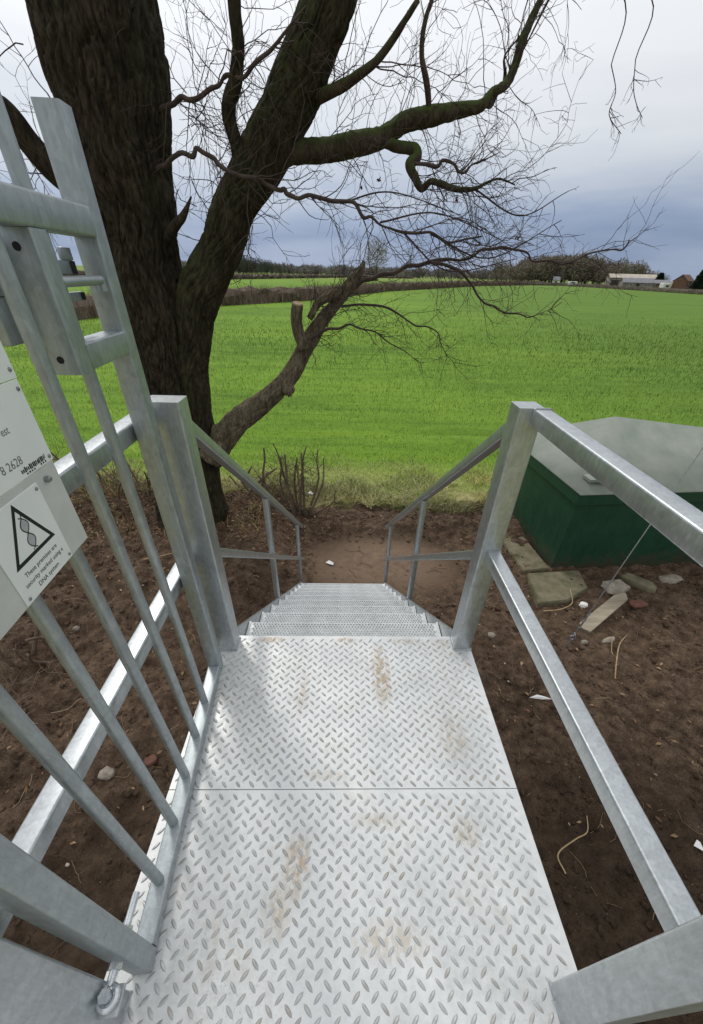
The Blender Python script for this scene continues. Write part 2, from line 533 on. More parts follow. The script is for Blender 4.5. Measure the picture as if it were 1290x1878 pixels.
def field_mat():
    g = Mat('field_grass')
    pos = g.tc.outputs['Object']
    n1 = g.noise(0.16, 4, 0.55, stretch=(0.45, 1.5, 1))
    n2 = g.noise(1.3, 5, 0.65, stretch=(0.6, 1.3, 1))
    n3 = g.noise(9.0, 5, 0.7)
    n4 = g.noise(1.0, 4, 0.6, stretch=(0.12, 2.2, 1))
    v0 = g.math('ADD', g.math('MULTIPLY', n1, 0.45), g.math('ADD', g.math('MULTIPLY', n2, 0.33), g.math('MULTIPLY', n3, 0.22)))
    v = g.math('ADD', g.math('MULTIPLY', v0, 0.72), g.math('MULTIPLY', n4, 0.28))
    c = g.ramp(v, [(0.38, (0.078, 0.156, 0.017)), (0.50, (0.140, 0.252, 0.025)), (0.63, (0.208, 0.325, 0.036))])
    sep = g.node('ShaderNodeSeparateXYZ'); g.link(pos, sep.inputs[0])
    # straw-coloured unploughed margin by the bare soil
    edge = g.math('ADD', sep.outputs[1], g.rng(n2, 0.2, 0.8, -1.0, 1.0))
    c = g.mix(g.rng(edge, 6.2, 8.2, 0.85, 0.0), c, g.ramp(n3, [(0.3, (0.20, 0.18, 0.06)), (0.7, (0.50, 0.42, 0.22))]))
    # thinner, duller crop towards the right hand side
    c = g.mix(g.rng(g.math('ADD', sep.outputs[0], g.math('MULTIPLY', sep.outputs[1], -0.10)), 0.0, 16.0, 0.0, 0.6), c, (0.088, 0.160, 0.026))
    # older, yellower pasture far off
    c = g.mix(g.rng(sep.outputs[1], 170, 330, 0.0, 0.5), c, (0.22, 0.25, 0.07))
    g.color(c).set(rough=0.95, spec=0.15)
    g.bump(n3, 0.6, 0.05)
    return g.m
M['field'] = field_mat()

# ================================================================== THE GROUND
GZ = -1.95
def soil_h(x, y):
    n = np.zeros_like(x)
    h = np.full_like(x, -1.99)
    # bank to the left of the path and under the tree, low bank to the right
    h = h + 0.34 * sstep(-0.55, -1.35, x) * sstep(2.6, 4.2, y)
    h = h + 0.10 * sstep(1.9, 2.8, x) * sstep(3.0, 3.6, y) * 0.3
    h = h + 0.10 * sstep(4.9, 5.3, y) * sstep(6.1, 5.5, y)
    h = h - 0.14 * sstep(2.2, 0.6, y) * sstep(2.4, 1.6, np.abs(x))          # hollow under the platform
    path = sstep(-0.62, -0.30, x) * sstep(2.4, 1.6, x) * sstep(3.2, 3.7, y) * sstep(5.35, 4.95, y)
    h = h * (1 - path) + path * -2.05
    rough = 1 - 0.88 * path
    q = P3(x, y)
    n = 0.085 * fbm(q * 1.3, 3) + 0.034 * fbm(q * np.array([3.2, 5.6, 1]) + 5, 4, 0.6) + 0.013 * fbm(q * np.array([10.0, 16.0, 1]), 3, 0.75)
    lump = np.clip(fbm(q * 6.5 + 40, 3), 0.12, 1) - 0.12
    n = n + 0.06 * lump * sstep(-0.2, 0.5, fbm(q * 0.8 + 70, 2))
    return h + n * rough
SX0, SX1, SY0, SY1 = -7.0, 8.0, -2.0, 6.55
nx, ny = 700, 420
gx, gy = np.meshgrid(np.linspace(SX0, SX1, nx), np.linspace(SY0, SY1, ny))
gx = gx.ravel(); gy = gy.ravel()
gz = soil_h(gx, gy)
em = np.minimum.reduce([gx - SX0, SX1 - gx, gy - SY0, (SY1 - gy) * 1.1])
gz = gz * sstep(0, 0.5, em) + (GZ - 0.09) * (1 - sstep(0, 0.5, em))
ii = np.arange(nx * ny).reshape(ny, nx)
quads = np.stack([ii[:-1, :-1].ravel(), ii[:-1, 1:].ravel(), ii[1:, 1:].ravel(), ii[1:, :-1].ravel()], 1)
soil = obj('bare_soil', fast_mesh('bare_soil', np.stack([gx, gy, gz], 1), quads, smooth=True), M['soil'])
tag(soil, kind='structure')
def soil_z(x, y):
    return float(soil_h(np.array([float(x)]), np.array([float(y)]))[0])

# the field: one sheet round the bare soil, out to the horizon
fm = MB()
FX0, FX1, FY0, FY1 = -6.7, 7.7, -1.7, 6.02
# gently uneven front part
fx = np.concatenate([np.linspace(-60, -7, 28), np.linspace(FX0, FX1, 60), np.linspace(8, 60, 28)])
fy = np.concatenate([np.linspace(FY1, 16, 50), np.linspace(16.5, 60, 30)])
mx, my = np.meshgrid(fx, fy)
mz = GZ + 0.03 * fbm(P3(mx.ravel() * 0.5, my.ravel() * 0.9), 3) * np.clip((my.ravel() - 6.0) / 1.0, 0, 1) * np.clip((60 - my.ravel()) / 10, 0, 1) * np.clip((60 - np.abs(mx.ravel())) / 10, 0, 1)
mz -= 0.05 * np.exp(-((my.ravel() - 9.7 - 0.05 * mx.ravel()) / 0.16) ** 2) + 0.035 * np.exp(-((my.ravel() - 8.2 - 0.05 * mx.ravel()) / 0.14) ** 2)
inner = ((mx[0] > FX0 + 0.1) & (mx[0] < FX1 - 0.1)).astype(float)
wob = 0.22 * fbm(P3(mx[0] * 1.3, mx[0] * 0), 3) * inner
my = my.copy(); my[0] += wob; my[1] += wob * 0.7
mz = mz.reshape(mx.shape); mz[0] -= 0.16 * inner; mz = mz.ravel()
jj = np.arange(mx.size).reshape(mx.shape)
fq = np.stack([jj[:-1, :-1].ravel(), jj[:-1, 1:].ravel(), jj[1:, 1:].ravel(), jj[1:, :-1].ravel()], 1)
fm.add(np.stack([mx.ravel(), my.ravel(), mz], 1), fq)
def rect(x0, x1, y0, y1):
    fm.add([(x0, y0, GZ), (x1, y0, GZ), (x1, y1, GZ), (x0, y1, GZ)], [(0, 1, 2, 3)])
rect(-2500, -60, FY1, 60); rect(60, 2500, FY1, 60); rect(-2500, 2500, 60, 4000)
rect(-2500, FX0, -1500, FY1); rect(FX1, 2500, -1500, FY1); rect(FX0, FX1, -1500, FY0)
field = obj('field', fm.mesh('field'), M['field'])
tag(field, kind='structure')

# ================================================================== THE ACCESS STAIR
stair = root('access_stair', (0.0, 1.25, -2.0), 'galvanised steel access platform with chequer plate deck and stair running down to the field', 'staircase')
PLX0, PLX1 = -0.574, 0.606
YF = 1.252
def checker(y0, y1):
    mb = MB(); box(mb, (PLX0, y0, -0.006), (PLX1, y1, 0.0), 0.0012)
    plate = obj('deck_plate', mb.mesh('deck_plate'), M['plate'], stair)
    p = 0.0460; py = 0.0382
    L, Wd, H = 0.0150, 0.0049, 0.0030
    t = np.array([-1, -0.55, 0, 0.55, 1.0])
    w = np.array([0.0, 0.80, 1.0, 0.80, 0.0])
    base = [(t[0] * L, 0, 0)] + [(t[i] * L, -w[i] * Wd, 0) for i in (1, 2, 3)] + [(t[4] * L, 0, 0)] + [(t[i] * L, w[i] * Wd, 0) for i in (3, 2, 1)]
    top = [(t[i] * L * 0.9, s * w[i] * Wd * 0.35, H) for i, s in ((1, -1), (2, -1), (3, -1), (3, 1), (2, 1), (1, 1))]
    lv = np.array(base + top)
    lf = [(0, 1, 8), (1, 2, 9, 8), (2, 3, 10, 9), (3, 4, 10), (4, 5, 11, 10), (5, 6, 12, 11), (6, 7, 13, 12), (7, 0, 8, 13), (8, 9, 10, 11, 12, 13)]
    lf[7] = (7, 0, 13)
    lf.append((0, 8, 13))
    lb = MB()
    for k in range(2):
        ang = math.radians(47 if k == 0 else -47)
        ca, sa = math.cos(ang), math.sin(ang)
        R = np.array([[ca, -sa, 0], [sa, ca, 0], [0, 0, 1]])
        v0 = lv @ R.T
        for i in range(-1, 30):
            for j in range(-30, 60):
                cx = PLX0 + 0.02 + (i + 0.5 * k) * p; cy = (j + 0.5 * k) * py
                if not (PLX0 + 0.014 < cx < PLX1 - 0.014 and y0 + 0.013 < cy < y1 - 0.013): continue
                lb.add(v0 * (0.95 + 0.1 * random.random()) + np.array([cx, cy, 0.0]), lf)
    lug = obj('lugs', lb.mesh('lugs', smooth=0.7), M['lug'], plate)
    tag(lug, kind='stuff')
checker(-0.55, 0.5755)
checker(0.5772, YF)

def part(name, fn, mat='galv', parent=stair, smooth=0.6):
    mb = MB(); fn(mb)
    return obj(name, mb.mesh(name, smooth), M[mat], parent)

# channels that carry the plates
for x in (PLX0 + 0.03, PLX1 - 0.03):
    part('edge_channel', lambda m: bar(m, (x, -0.55, -0.089), (x, YF - 0.004, -0.089), 0.056, 0.162, 0.004))
for y in (-0.5, 0.577, YF - 0.045):
    part('cross_bearer', lambda m: bar(m, (PLX0 + 0.062, y, -0.06), (PLX1 - 0.062, y, -0.06), 0.06, 0.10, 0.004))
for x, y in ((PLX0 + 0.03, 1.13), (PLX1 - 0.03, 1.13), (PLX0 + 0.03, -0.4), (PLX1 - 0.03, -0.4)):
    part('support_leg', lambda m: bar(m, (x, y, -2.35), (x, y, -0.172), 0.076, 0.076, 0.006, up=(0, 1, 0)))

# posts: (x0, x1, y0, y1, top)
def post(x0, x1, y0, y1, z0, z1, r=0.006):
    def fn(m):
        bar(m, ((x0 + x1) / 2, (y0 + y1) / 2, z0), ((x0 + x1) / 2, (y0 + y1) / 2, z1), abs(y1 - y0), abs(x1 - x0), r, up=(1, 0, 0))
        # weld bead at the foot
        if z0 > -0.05:
            for a, b in (((x0, y0), (x1, y0)), ((x0, y0), (x0, y1)), ((x1, y0), (x1, y1))):
                rod(m, (a[0], a[1], z0 + 0.002), (b[0], b[1], z0 + 0.002), 0.0045, 6)
    return part('post', fn)
post(0.526, 0.604, 1.170, 1.248, 0.001, 1.100)
post(0.526, 0.604, 0.058, 0.134, 0.001, 1.100)
post(-0.590, -0.482, 1.160, 1.238, 0.001, 1.100)
post(-0.600, -0.500, 0.052, 0.132, 0.001, 1.100)

# level rails
part('handrail', lambda m: bar(m, (0.596, 0.1345, 1.0735), (0.596, 1.1695, 1.0735), 0.050, 0.050, 0.006))
part('mid_rail', lambda m: bar(m, (0.576, 0.1345, 0.547), (0.576, 1.1695, 0.547), 0.050, 0.050, 0.006))
part('handrail', lambda m: bar(m, (-0.603, 0.1325, 1.046), (-0.603, 1.1595, 1.046), 0.050, 0.050, 0.006))
part('mid_rail', lambda m: bar(m, (-0.603, 0.1325, 0.500), (-0.603, 1.1595, 0.500), 0.050, 0.050, 0.006))
for x, z, y in ((0.596, 1.0735, 1.1695), (0.576, 0.547, 1.1695)):
    part('weld_collar', lambda m: bar(m, (x, y - 0.005, z), (x, y - 0.0005, z), 0.058, 0.058, 0.008))

# stair flight
NT, RISE, GOING = 9, 0.2035, 0.2775
SXL, SXR = -0.525, 0.552
for x in (SXL - 0.008, SXR + 0.008):
    sl = math.atan2(RISE, GOING)
    def fn(m):
        d = np.array([0, math.cos(sl), -math.sin(sl)]); u = np.array([0, math.sin(sl), math.cos(sl)])
        a = np.array([x, YF + 0.004, -0.105]); b = np.array([x, YF + NT * GOING + 0.03, -0.105 - RISE * (NT + 0.03 / GOING)])
        bar(m, a, b, 0.010, 0.20, 0.002)
    part('stringer', fn)
def tread_mesh():
    mb = MB()
    c = 0.0170; rh = 0.0056; rows = 15
    y0, y1 = 0.004, 0.004 + rows * c
    x0, x1 = SXL + 0.012, SXR - 0.012
    n = int((x1 - x0) / c) - 1
    for r in range(rows):
        off = x0 + (0 if r % 2 == 0 else c / 2) + ((x1 - x0) - (n + 0.5) * c) / 2
        yl, yh = y0 + r * c, y0 + (r + 1) * c
        ym = (yl + yh) / 2
        for i in range(n):
            xl = off + i * c; xh = xl + c; xm = (xl + xh) / 2
            sq = [(xl, yl), (xm, yl), (xh, yl), (xh, ym), (xh, yh), (xm, yh), (xl, yh), (xl, ym)]
            v = [(a, b, 0) for a, b in sq]
            for k in range(8):
                t = math.radians(-135 + 45 * k)
                v.append((xm + (rh + 0.0012) * math.cos(t), ym + (rh + 0.0012) * math.sin(t), 0.0028))
            for k in range(8):
                t = math.radians(-135 + 45 * k)
                v.append((xm + rh * 0.78 * math.cos(t), ym + rh * 0.78 * math.sin(t), 0.0005))
            for k in range(8):
                t = math.radians(-135 + 45 * k)
                v.append((xm + rh * 0.78 * math.cos(t), ym + rh * 0.78 * math.sin(t), -0.004))
            f = []
            for g in range(3):
                for k in range(8):
                    k2 = (k + 1) % 8
                    f.append((g * 8 + k, g * 8 + k2, g * 8 + 8 + k2, g * 8 + 8 + k))
            mb.add(v, f)
        mb.add([(x0, yl, 0), (off, yl, 0), (off, yh, 0), (x0, yh, 0)], [(0, 1, 2, 3)])
        e = off + n * c
        mb.add([(e, yl, 0), (x1, yl, 0), (x1, yh, 0), (e, yh, 0)], [(0, 1, 2, 3)])
    box(mb, (x0, y1 + 0.0002, -0.045), (x1, y1 + 0.006, 0.0005), 0.0015)
    box(mb, (x0, -0.0035, -0.045), (x1, 0.0037, 0.0005), 0.0015)
    for xa, xb in ((SXL + 0.0005, SXL + 0.0115), (SXR - 0.0115, SXR - 0.0005)):
        box(mb, (xa, 0.002, -0.06), (xb, y1 + 0.012, 0.004), 0.0015)
    return mb.mesh('tread')
tm = tread_mesh()
M['tread'] = galv('galvanised_tread', (0.80, 0.82, 0.82), 0.25, 0.40, 0.6)
for i in range(1, NT + 1):
    o = obj('tread', tm, M['tread'], stair, local=True)
    o.matrix_basis = stair.matrix_basis.inverted() @ Matrix.Translation((0, YF + GOING * (i - 1) + 0.012, -RISE * i))

# stair balustrades
for X in (-0.545, 0.575):
    part('stair_handrail', lambda m: bar(m, (X, YF + 0.0, 1.035), (X, 4.24, -1.28), 0.046, 0.044, 0.006))
    part('stair_mid_rail', lambda m: bar(m, (X, YF + 0.0, 0.495), (X, 4.28, -1.84), 0.042, 0.040, 0.005))
    for Y in (2.40, 3.88):
        zt = 1.035 + (-1.28 - 1.035) * (Y - YF) / (4.24 - YF)
        zb = -RISE * (Y - YF) / GOING - 0.20
        part('stair_post', lambda m: bar(m, (X + (0.016 if X > 0 else -0.016) * 0 , Y, zb), (X, Y, zt - 0.018), 0.046, 0.040, 0.005, up=(1, 0, 0)))

# ================================================================== THE GATE (swung open along the left rail)
GA = Vector((-0.460, 0.160, 0.0)); GROT = 0.0676
gate = root('security_gate', GA, 'galvanised steel gate of round vertical bars, swung open along the left side of the platform', 'gate', GROT)
def gpart(name, fn, mat='galv_gate', parent=None, smooth=0.6):
    mb = MB(); fn(mb)
    return obj(name, mb.mesh(name, smooth), M[mat], parent or gate, local=True)
gpart('hinge_stile', lambda m: bar(m, (-0.025, 0.022, 0.006), (-0.025, 0.022, 1.66), 0.045, 0.050, 0.005, up=(1, 0, 0)))
gpart('latch_stile', lambda m: bar(m, (-0.025, 0.910, 0.006), (-0.025, 0.910, 1.66), 0.050, 0.050, 0.005, up=(1, 0, 0)))
gpart('bottom_rail', lambda m: bar(m, (-0.025, 0.0455, 0.026), (-0.025, 0.8840, 0.026), 0.048, 0.040, 0.005))
gpart('top_rail', lambda m: bar(m, (-0.025, 0.0455, 1.490), (-0.025, 0.8840, 1.490), 0.050, 0.050, 0.005))
BARS = [0.172, 0.309, 0.445, 0.582, 0.719]
for s in BARS:
    def fn(m):
        rod(m, (-0.027, s, 0.030), (-0.027, s, 1.70), 0.0135, 18)
        rod(m, (-0.027, s, 1.70), (-0.027, s, 1.715), 0.0135, 18, 0.004)
    gpart('bar', fn)
# lock box frame: short upright and sill
lock = gpart('lock_upright', lambda m: bar(m, (-0.025, 0.6670, 1.246), (-0.025, 0.6670, 1.4645), 0.048, 0.052, 0.004, up=(1, 0, 0)))
for z in (1.440, 1.272):
    gpart('bolt_hole', lambda m: rod(m, (-0.030, 0.6424, z), (-0.030, 0.6440, z), 0.0065, 14), 'hole', lock)
gpart('lock_sill', lambda m: bar(m, (-0.025, 0.6915, 1.270), (-0.025, 0.8840, 1.270), 0.050, 0.048, 0.004))
def sl(m):
    rod(m, (-0.012, 0.695, 1.392), (-0.012, 0.868, 1.392), 0.009, 14)
    rod(m, (-0.012, 0.866, 1.398), (-0.012, 0.866, 1.372), 0.009, 14)
gpart('slide_bolt', sl)
def keep(m):
    box(m, (-0.056, 0.70, 1.402), (-0.046, 0.845, 1.425), 0.002)
    box(m, (-0.056, 0.815, 1.425), (-0.046, 0.850, 1.446), 0.002)
    box(m, (-0.056, 0.70, 1.356), (-0.046, 0.845, 1.372), 0.002)
kp = gpart('keeper_plate', keep)
gpart('slot', lambda m: box(m, (-0.0455, 0.828, 1.402), (-0.0435, 0.846, 1.424), 0.001), 'hole', kp)
gpart('slot', lambda m: box(m, (-0.0455, 0.832, 1.357), (-0.0435, 0.846, 1.371), 0.001), 'hole', kp)
def rearbox(m):
    box(m, (-0.150, 0.560, 1.372), (-0.070, 0.700, 1.450), 0.004)
    box(m, (-0.140, 0.600, 1.30), (-0.075, 0.672, 1.372), 0.004)
gpart('lock_case', rearbox)
# adjustable hinge: threaded rod through the stile, nuts and eye on the post
def hinge(m):
    rod(m, (-0.030, -0.036, 0.172), (-0.030, 0.118, 0.172), 0.0085, 14)
    for s in (-0.0065, 0.052):
        rod(m, (-0.030, s - 0.006, 0.172), (-0.030, s + 0.006, 0.172), 0.0150, 6)
hg = gpart('hinge_bolt', hinge, 'zinc')
def eye(m):
    ring(m, (-0.026, -0.052, 0.172), (0, 0, 1), 0.0160, 0.0075)
    rod(m, (-0.026, -0.052, 0.150), (-0.026, -0.052, 0.190), 0.010, 14)
    rod(m, (-0.026, -0.052, 0.190), (-0.026, -0.052, 0.199), 0.0125, 6)
gpart('hinge_eye', eye, 'zinc', hg)
def lug(m):
    box(m, (-0.052, -0.078, 0.140), (-0.006, -0.030, 0.150), 0.002)
gpart('hinge_plate', lug, 'galv', hg)

# ------------------------------------------------------------------ signs, bolted to the gate's bars
def gworld(x, s, z):
    return gate.matrix_basis @ Vector((x, s, z))
SXF = -0.0115                     # front of the bars in the gate's frame
def signroot(name, s, z, label):
    return root(name, gworld(SXF, s, z), label, 'sign', GROT)
def plate_part(rt, s0, s1, z0, z1, x0, x1, mat, name='panel', rs=0.0, rz=0.0):
    m = MB(); box(m, (x0, s0 - rs, z0 - rz), (x1, s1 - rs, z1 - rz), 0.0006)
    return obj(name, m.mesh(name), M[mat], rt, local=True)
def rivet(rt, x, s, z, r=0.0034, name='rivet'):
    m = MB(); rod(m, (x - 0.0003, s, z), (x + 0.0012, s, z), r, 12); rod(m, (x + 0.0012, s, z), (x + 0.0022, s, z), r, 12, r * 0.55)
    return obj(name, m.mesh(name, 0.6), M['rivet'], rt, local=True)
def text(rt, body, s, z, x, size, mat, name='lettering', align='LEFT', squeeze=1.0, bold=0.0):
    cu = bpy.data.curves.new('lettering', 'FONT')
    cu.body = body; cu.size = size; cu.align_x = align; cu.extrude = 0.00008; cu.offset = bold
    cu.resolution_u = 3
    tmp = bpy.data.objects.new('tmp', cu); COL.objects.link(tmp)
    dg = bpy.context.evaluated_depsgraph_get()
    me = bpy.data.meshes.new_from_object(tmp.evaluated_get(dg))
    bpy.data.objects.remove(tmp); bpy.data.curves.remove(cu)
    me.transform(Matrix(((0, 0, 1, x), (squeeze, 0, 0, s), (0, 1, 0, z), (0, 0, 0, 1))))
    me.materials.clear()
    return obj(name, me, M[mat], rt, local=True)

# upper blank sign
s1 = signroot('blank_sign', 0.20, 1.276, 'plain white sign panel at the top, above the panel with the phone number')
plate_part(s1, 0, 0.279, 0.0, 0.085, 0.0002, 0.0030, 'sign_white')
rivet(s1, 0.0030, 0.270, 0.013)
# sign with the phone number
s2 = signroot('phone_number_sign', 0.20, 1.146, 'white sign panel with grey telephone number 2628 on the gate')
plate_part(s2, 0, 0.277, 0.0, 0.1285, 0.0002, 0.0030, 'sign_white')
text(s2, 'est', 0.194, 0.067, 0.0032, 0.0165, 'sign_text', squeeze=0.92)
text(s2, '8 2628', 0.160, 0.021, 0.0032, 0.0185, 'sign_text', squeeze=0.95)
def logo(m):
    r2 = random.Random(4)
    for i in range(15):
        u = i / 14.0
        h = 0.0022 + 0.0022 * r2.random()
        zc = 0.0105 + 0.0010 * r2.random()
        box(m, (0.0030, 0.196 + u * 0.058, zc - h), (0.00325, 0.196 + u * 0.058 + 0.0022 + 0.0012 * r2.random(), zc + h))
    for i in range(9):
        if i in (4, 5): continue
        box(m, (0.0030, 0.205 + i * 0.0062, 0.0030), (0.00325, 0.205 + i * 0.0062 + 0.0036, 0.0052 + 0.001 * r2.random()))
    box(m, (0.0030, 0.258, 0.0090), (0.00325, 0.2592, 0.0165))
m = MB(); logo(m); obj('logo', m.mesh('logo'), M['sign_black'], s2, local=True)
rivet(s2, 0.0030, 0.269, 0.008); rivet(s2, 0.0030, 0.269, 0.116)
# backing sheet and the DNA warning sign on it
s3 = signroot('backing_sheet', 0.212, 0.984, 'grey backing sheet behind the warning triangle sign on the gate')
plate_part(s3, 0, 0.262, 0.0, 0.1605, 0.0002, 0.0022, 'sign_grey')
def capbolt(m):
    rod(m, (0.0022, 0.226, 0.142), (0.0090, 0.226, 0.142), 0.0056, 6)
    rod(m, (0.0090, 0.226, 0.142), (0.0115, 0.226, 0.142), 0.0050, 12, 0.003)
m = MB(); capbolt(m); obj('cap_bolt', m.mesh('cap_bolt', 0.6), M['rivet'], s3, local=True)
s4 = signroot('dna_warning_sign', 0.277, 0.986, 'small white sign with black warning triangle and twisted DNA symbol')
plate_part(s4, 0, 0.136, 0.0, 0.1465, 0.0024, 0.0042, 'sign_white')
X4 = 0.0043
def flat(m, pts, x):
    m.add([(x, a, b) for a, b in pts] , [tuple(range(len(pts)))])
def band(m, pts, w, x, closed=False):
    n = len(pts); pts = [np.array(p, float) for p in pts]
    L = []; R = []
    for i in range(n):
        a = pts[i - 1] if (i or closed) else pts[i]; c = pts[(i + 1) % n] if (i < n - 1 or closed) else pts[i]
        d1 = pts[i] - a; d2 = c - pts[i]
        d1 = d1 / (np.linalg.norm(d1) + 1e-12); d2 = d2 / (np.linalg.norm(d2) + 1e-12)
        t = d1 + d2; t /= np.linalg.norm(t) + 1e-12
        nn = np.array([-t[1], t[0]]); nb = np.array([-d2[1], d2[0]]) if np.linalg.norm(d2) > .5 else np.array([-d1[1], d1[0]])
        k = w / 2 / max(0.35, abs(nn @ nb))
        L.append(pts[i] + nn * k); R.append(pts[i] - nn * k)
    v = [(x, p[0], p[1]) for p in L] + [(x, p[0], p[1]) for p in R]
    f = []
    for i in range(n if closed else n - 1):
        j = (i + 1) % n
        f.append((i, j, n + j, n + i))
    m.add(v, f)
T0 = [(0.068, 0.137), (0.115, 0.059), (0.021, 0.059)]
m = MB(); band(m, T0, 0.0062, X4, True); obj('warning_triangle', m.mesh('warning_triangle'), M['sign_black'], s4, local=True)
tt = np.linspace(0, 1, 33)
def strand(sg):
    env = 0.0088 * np.sin(tt * 2 * math.pi) * sg
    return [(0.071 + 0.002 * (0.5 - u) + e, 0.1165 - 0.050 * u) for u, e in zip(tt, env)]
m = MB()
band(m, [(0.0745, 0.1215)] + strand(1) + [(0.0645, 0.0635)], 0.0017, X4 + 0.0002)
band(m, [(0.0665, 0.1195)] + strand(-1) + [(0.0755, 0.0640)], 0.0017, X4 + 0.0004)
obj('dna_symbol', m.mesh('dna_symbol'), M['sign_black'], s4, local=True)
m = MB()
a = strand(1); b = strand(-1)
for i in range(1, 32):
    m.add([(X4 + 0.00005, a[i][0], a[i][1]), (X4 + 0.00005, b[i][0], b[i][1]), (X4 + 0.00005, b[i + 1][0], b[i + 1][1]), (X4 + 0.00005, a[i + 1][0], a[i + 1][1])], [(0, 1, 2, 3)])
obj('dna_shading', m.mesh('dna_shading'), M['sign_tint'], s4, local=True)
for body, zz in (('These premises are', 0.0375), ('security marked using a', 0.0235), ('DNA system', 0.0090)):
    text(s4, body, 0.068, zz, X4 + 0.0001, 0.0112, 'sign_black', align='CENTER', squeeze=0.98)
for a_, b_ in ((0.129, 0.138), (0.129, 0.008), (0.010, 0.008), (0.010, 0.138)):
    rivet(s4, 0.0042, a_, b_, 0.0030)

# ================================================================== VEGETATION HELPERS
def catmull(pts, per=6):
    P = np.asarray(pts, float)
    Q = np.vstack([2 * P[0] - P[1], P, 2 * P[-1] - P[-2]])
    out = []
    for i in range(1, len(Q) - 2):
        p0, p1, p2, p3 = Q[i - 1], Q[i], Q[i + 1], Q[i + 2]
        for k in range(per):
            t = k / per
            out.append(0.5 * ((2 * p1) + (-p0 + p2) * t + (2 * p0 - 5 * p1 + 4 * p2 - p3) * t * t + (-p0 + 3 * p1 - 3 * p2 + p3) * t ** 3))
    out.append(P[-1])
    return np.array(out)

def tube(pts, rad, n):
    """verts, quads of a tube; parallel transport frame"""
    pts = np.asarray(pts, float); rad = np.asarray(rad, float)
    t = np.gradient(pts, axis=0); t /= np.linalg.norm(t, axis=1)[:, None] + 1e-12
    a = np.array([1.0, 0, 0]) if abs(t[0][0]) < 0.8 else np.array([0, 1.0, 0])
    nrm = a - t[0] * (a @ t[0]); nrm /= np.linalg.norm(nrm)
    N = [nrm]
    for i in range(1, len(pts)):
        q = N[-1] - t[i] * (N[-1] @ t[i]); N.append(q / (np.linalg.norm(q) + 1e-12))
    N = np.array(N); B = np.cross(t, N)
    th = np.linspace(0, 2 * math.pi, n, endpoint=False)
    dirs = N[:, None, :] * np.cos(th)[None, :, None] + B[:, None, :] * np.sin(th)[None, :, None]
    v = pts[:, None, :] + dirs * rad[:, None, None]
    m = len(pts)
    i = np.arange(m - 1)[:, None] * n; j = np.arange(n)[None, :]; j2 = (j + 1) % n
    q = np.stack([i + j, i + j2, i + n + j2, i + n + j], -1).reshape(-1, 4)
    return v, dirs, q

def branch_mesh(name, pts4, nseg, step, amp, fz=0.22, cap_end=True):
    """woody limb with furrowed bark relief; pts4 = (x, y, z, radius)"""
    P = np.asarray(pts4, float)
    L = np.linalg.norm(np.diff(P[:, :3], axis=0), axis=1).sum()
    per = max(2, int(L / step / (len(P) - 1)))
    C = catmull(P, per)
    pts, rad = C[:, :3], np.maximum(C[:, 3], 0.003)
    v, dirs, q = tube(pts, rad, nseg)
    s = np.concatenate([[0], np.cumsum(np.linalg.norm(np.diff(pts, axis=0), axis=1))])
    th = np.linspace(0, 2 * math.pi, nseg, endpoint=False)
    R0 = rad.mean()
    qx = np.cos(th)[None, :] * R0 + 0 * s[:, None]; qy = np.sin(th)[None, :] * R0 + 0 * s[:, None]; qz = s[:, None] + 0 * th[None, :]
    seed = pts[0].sum() * 3.1
    pp = np.stack([qx.ravel() * 15 + seed, qy.ravel() * 15, qz.ravel() * 15 * fz], 1)
    wob = np.stack([qx.ravel() * 5 + seed, qy.ravel() * 5, qz.ravel() * 3.0], 1)
    wn = perlin(wob)
    pp[:, 0] += wn * 0.9; pp[:, 1] += perlin(wob + 9) * 0.9
    ridge = np.minimum(np.abs(perlin(pp)) * 4.5, 1.0)
    ridge2 = np.minimum(np.abs(perlin(pp * np.array([2.1, 2.1, 2.6]) + 31)) * 3.5, 1.0)
    big = perlin(np.stack([qx.ravel() * 2.2 + seed, qy.ravel() * 2.2, qz.ravel() * 1.7], 1))
    disp = amp * (0.70 * ridge + 0.35 * ridge2 - 0.6) + min(amp * 1.6, 0.05) * big
    v = v + dirs * disp.reshape(len(pts), nseg)[:, :, None]
    vv = v.reshape(-1, 3)
    tri = np.concatenate([q[:, [0, 1, 2]], q[:, [0, 2, 3]]])
    if cap_end:
        c = len(vv); vv = np.vstack([vv, pts[-1:] + (pts[-1] - pts[-2]) * 0.15, pts[:1]])
        e0 = (len(pts) - 1) * nseg
        j = np.arange(nseg); j2 = (j + 1) % nseg
        tri = np.concatenate([tri, np.stack([e0 + j, e0 + j2, np.full(nseg, c)], 1), np.stack([j2, j, np.full(nseg, c + 1)], 1)])
    return fast_mesh(name, vv, tri, smooth=True)

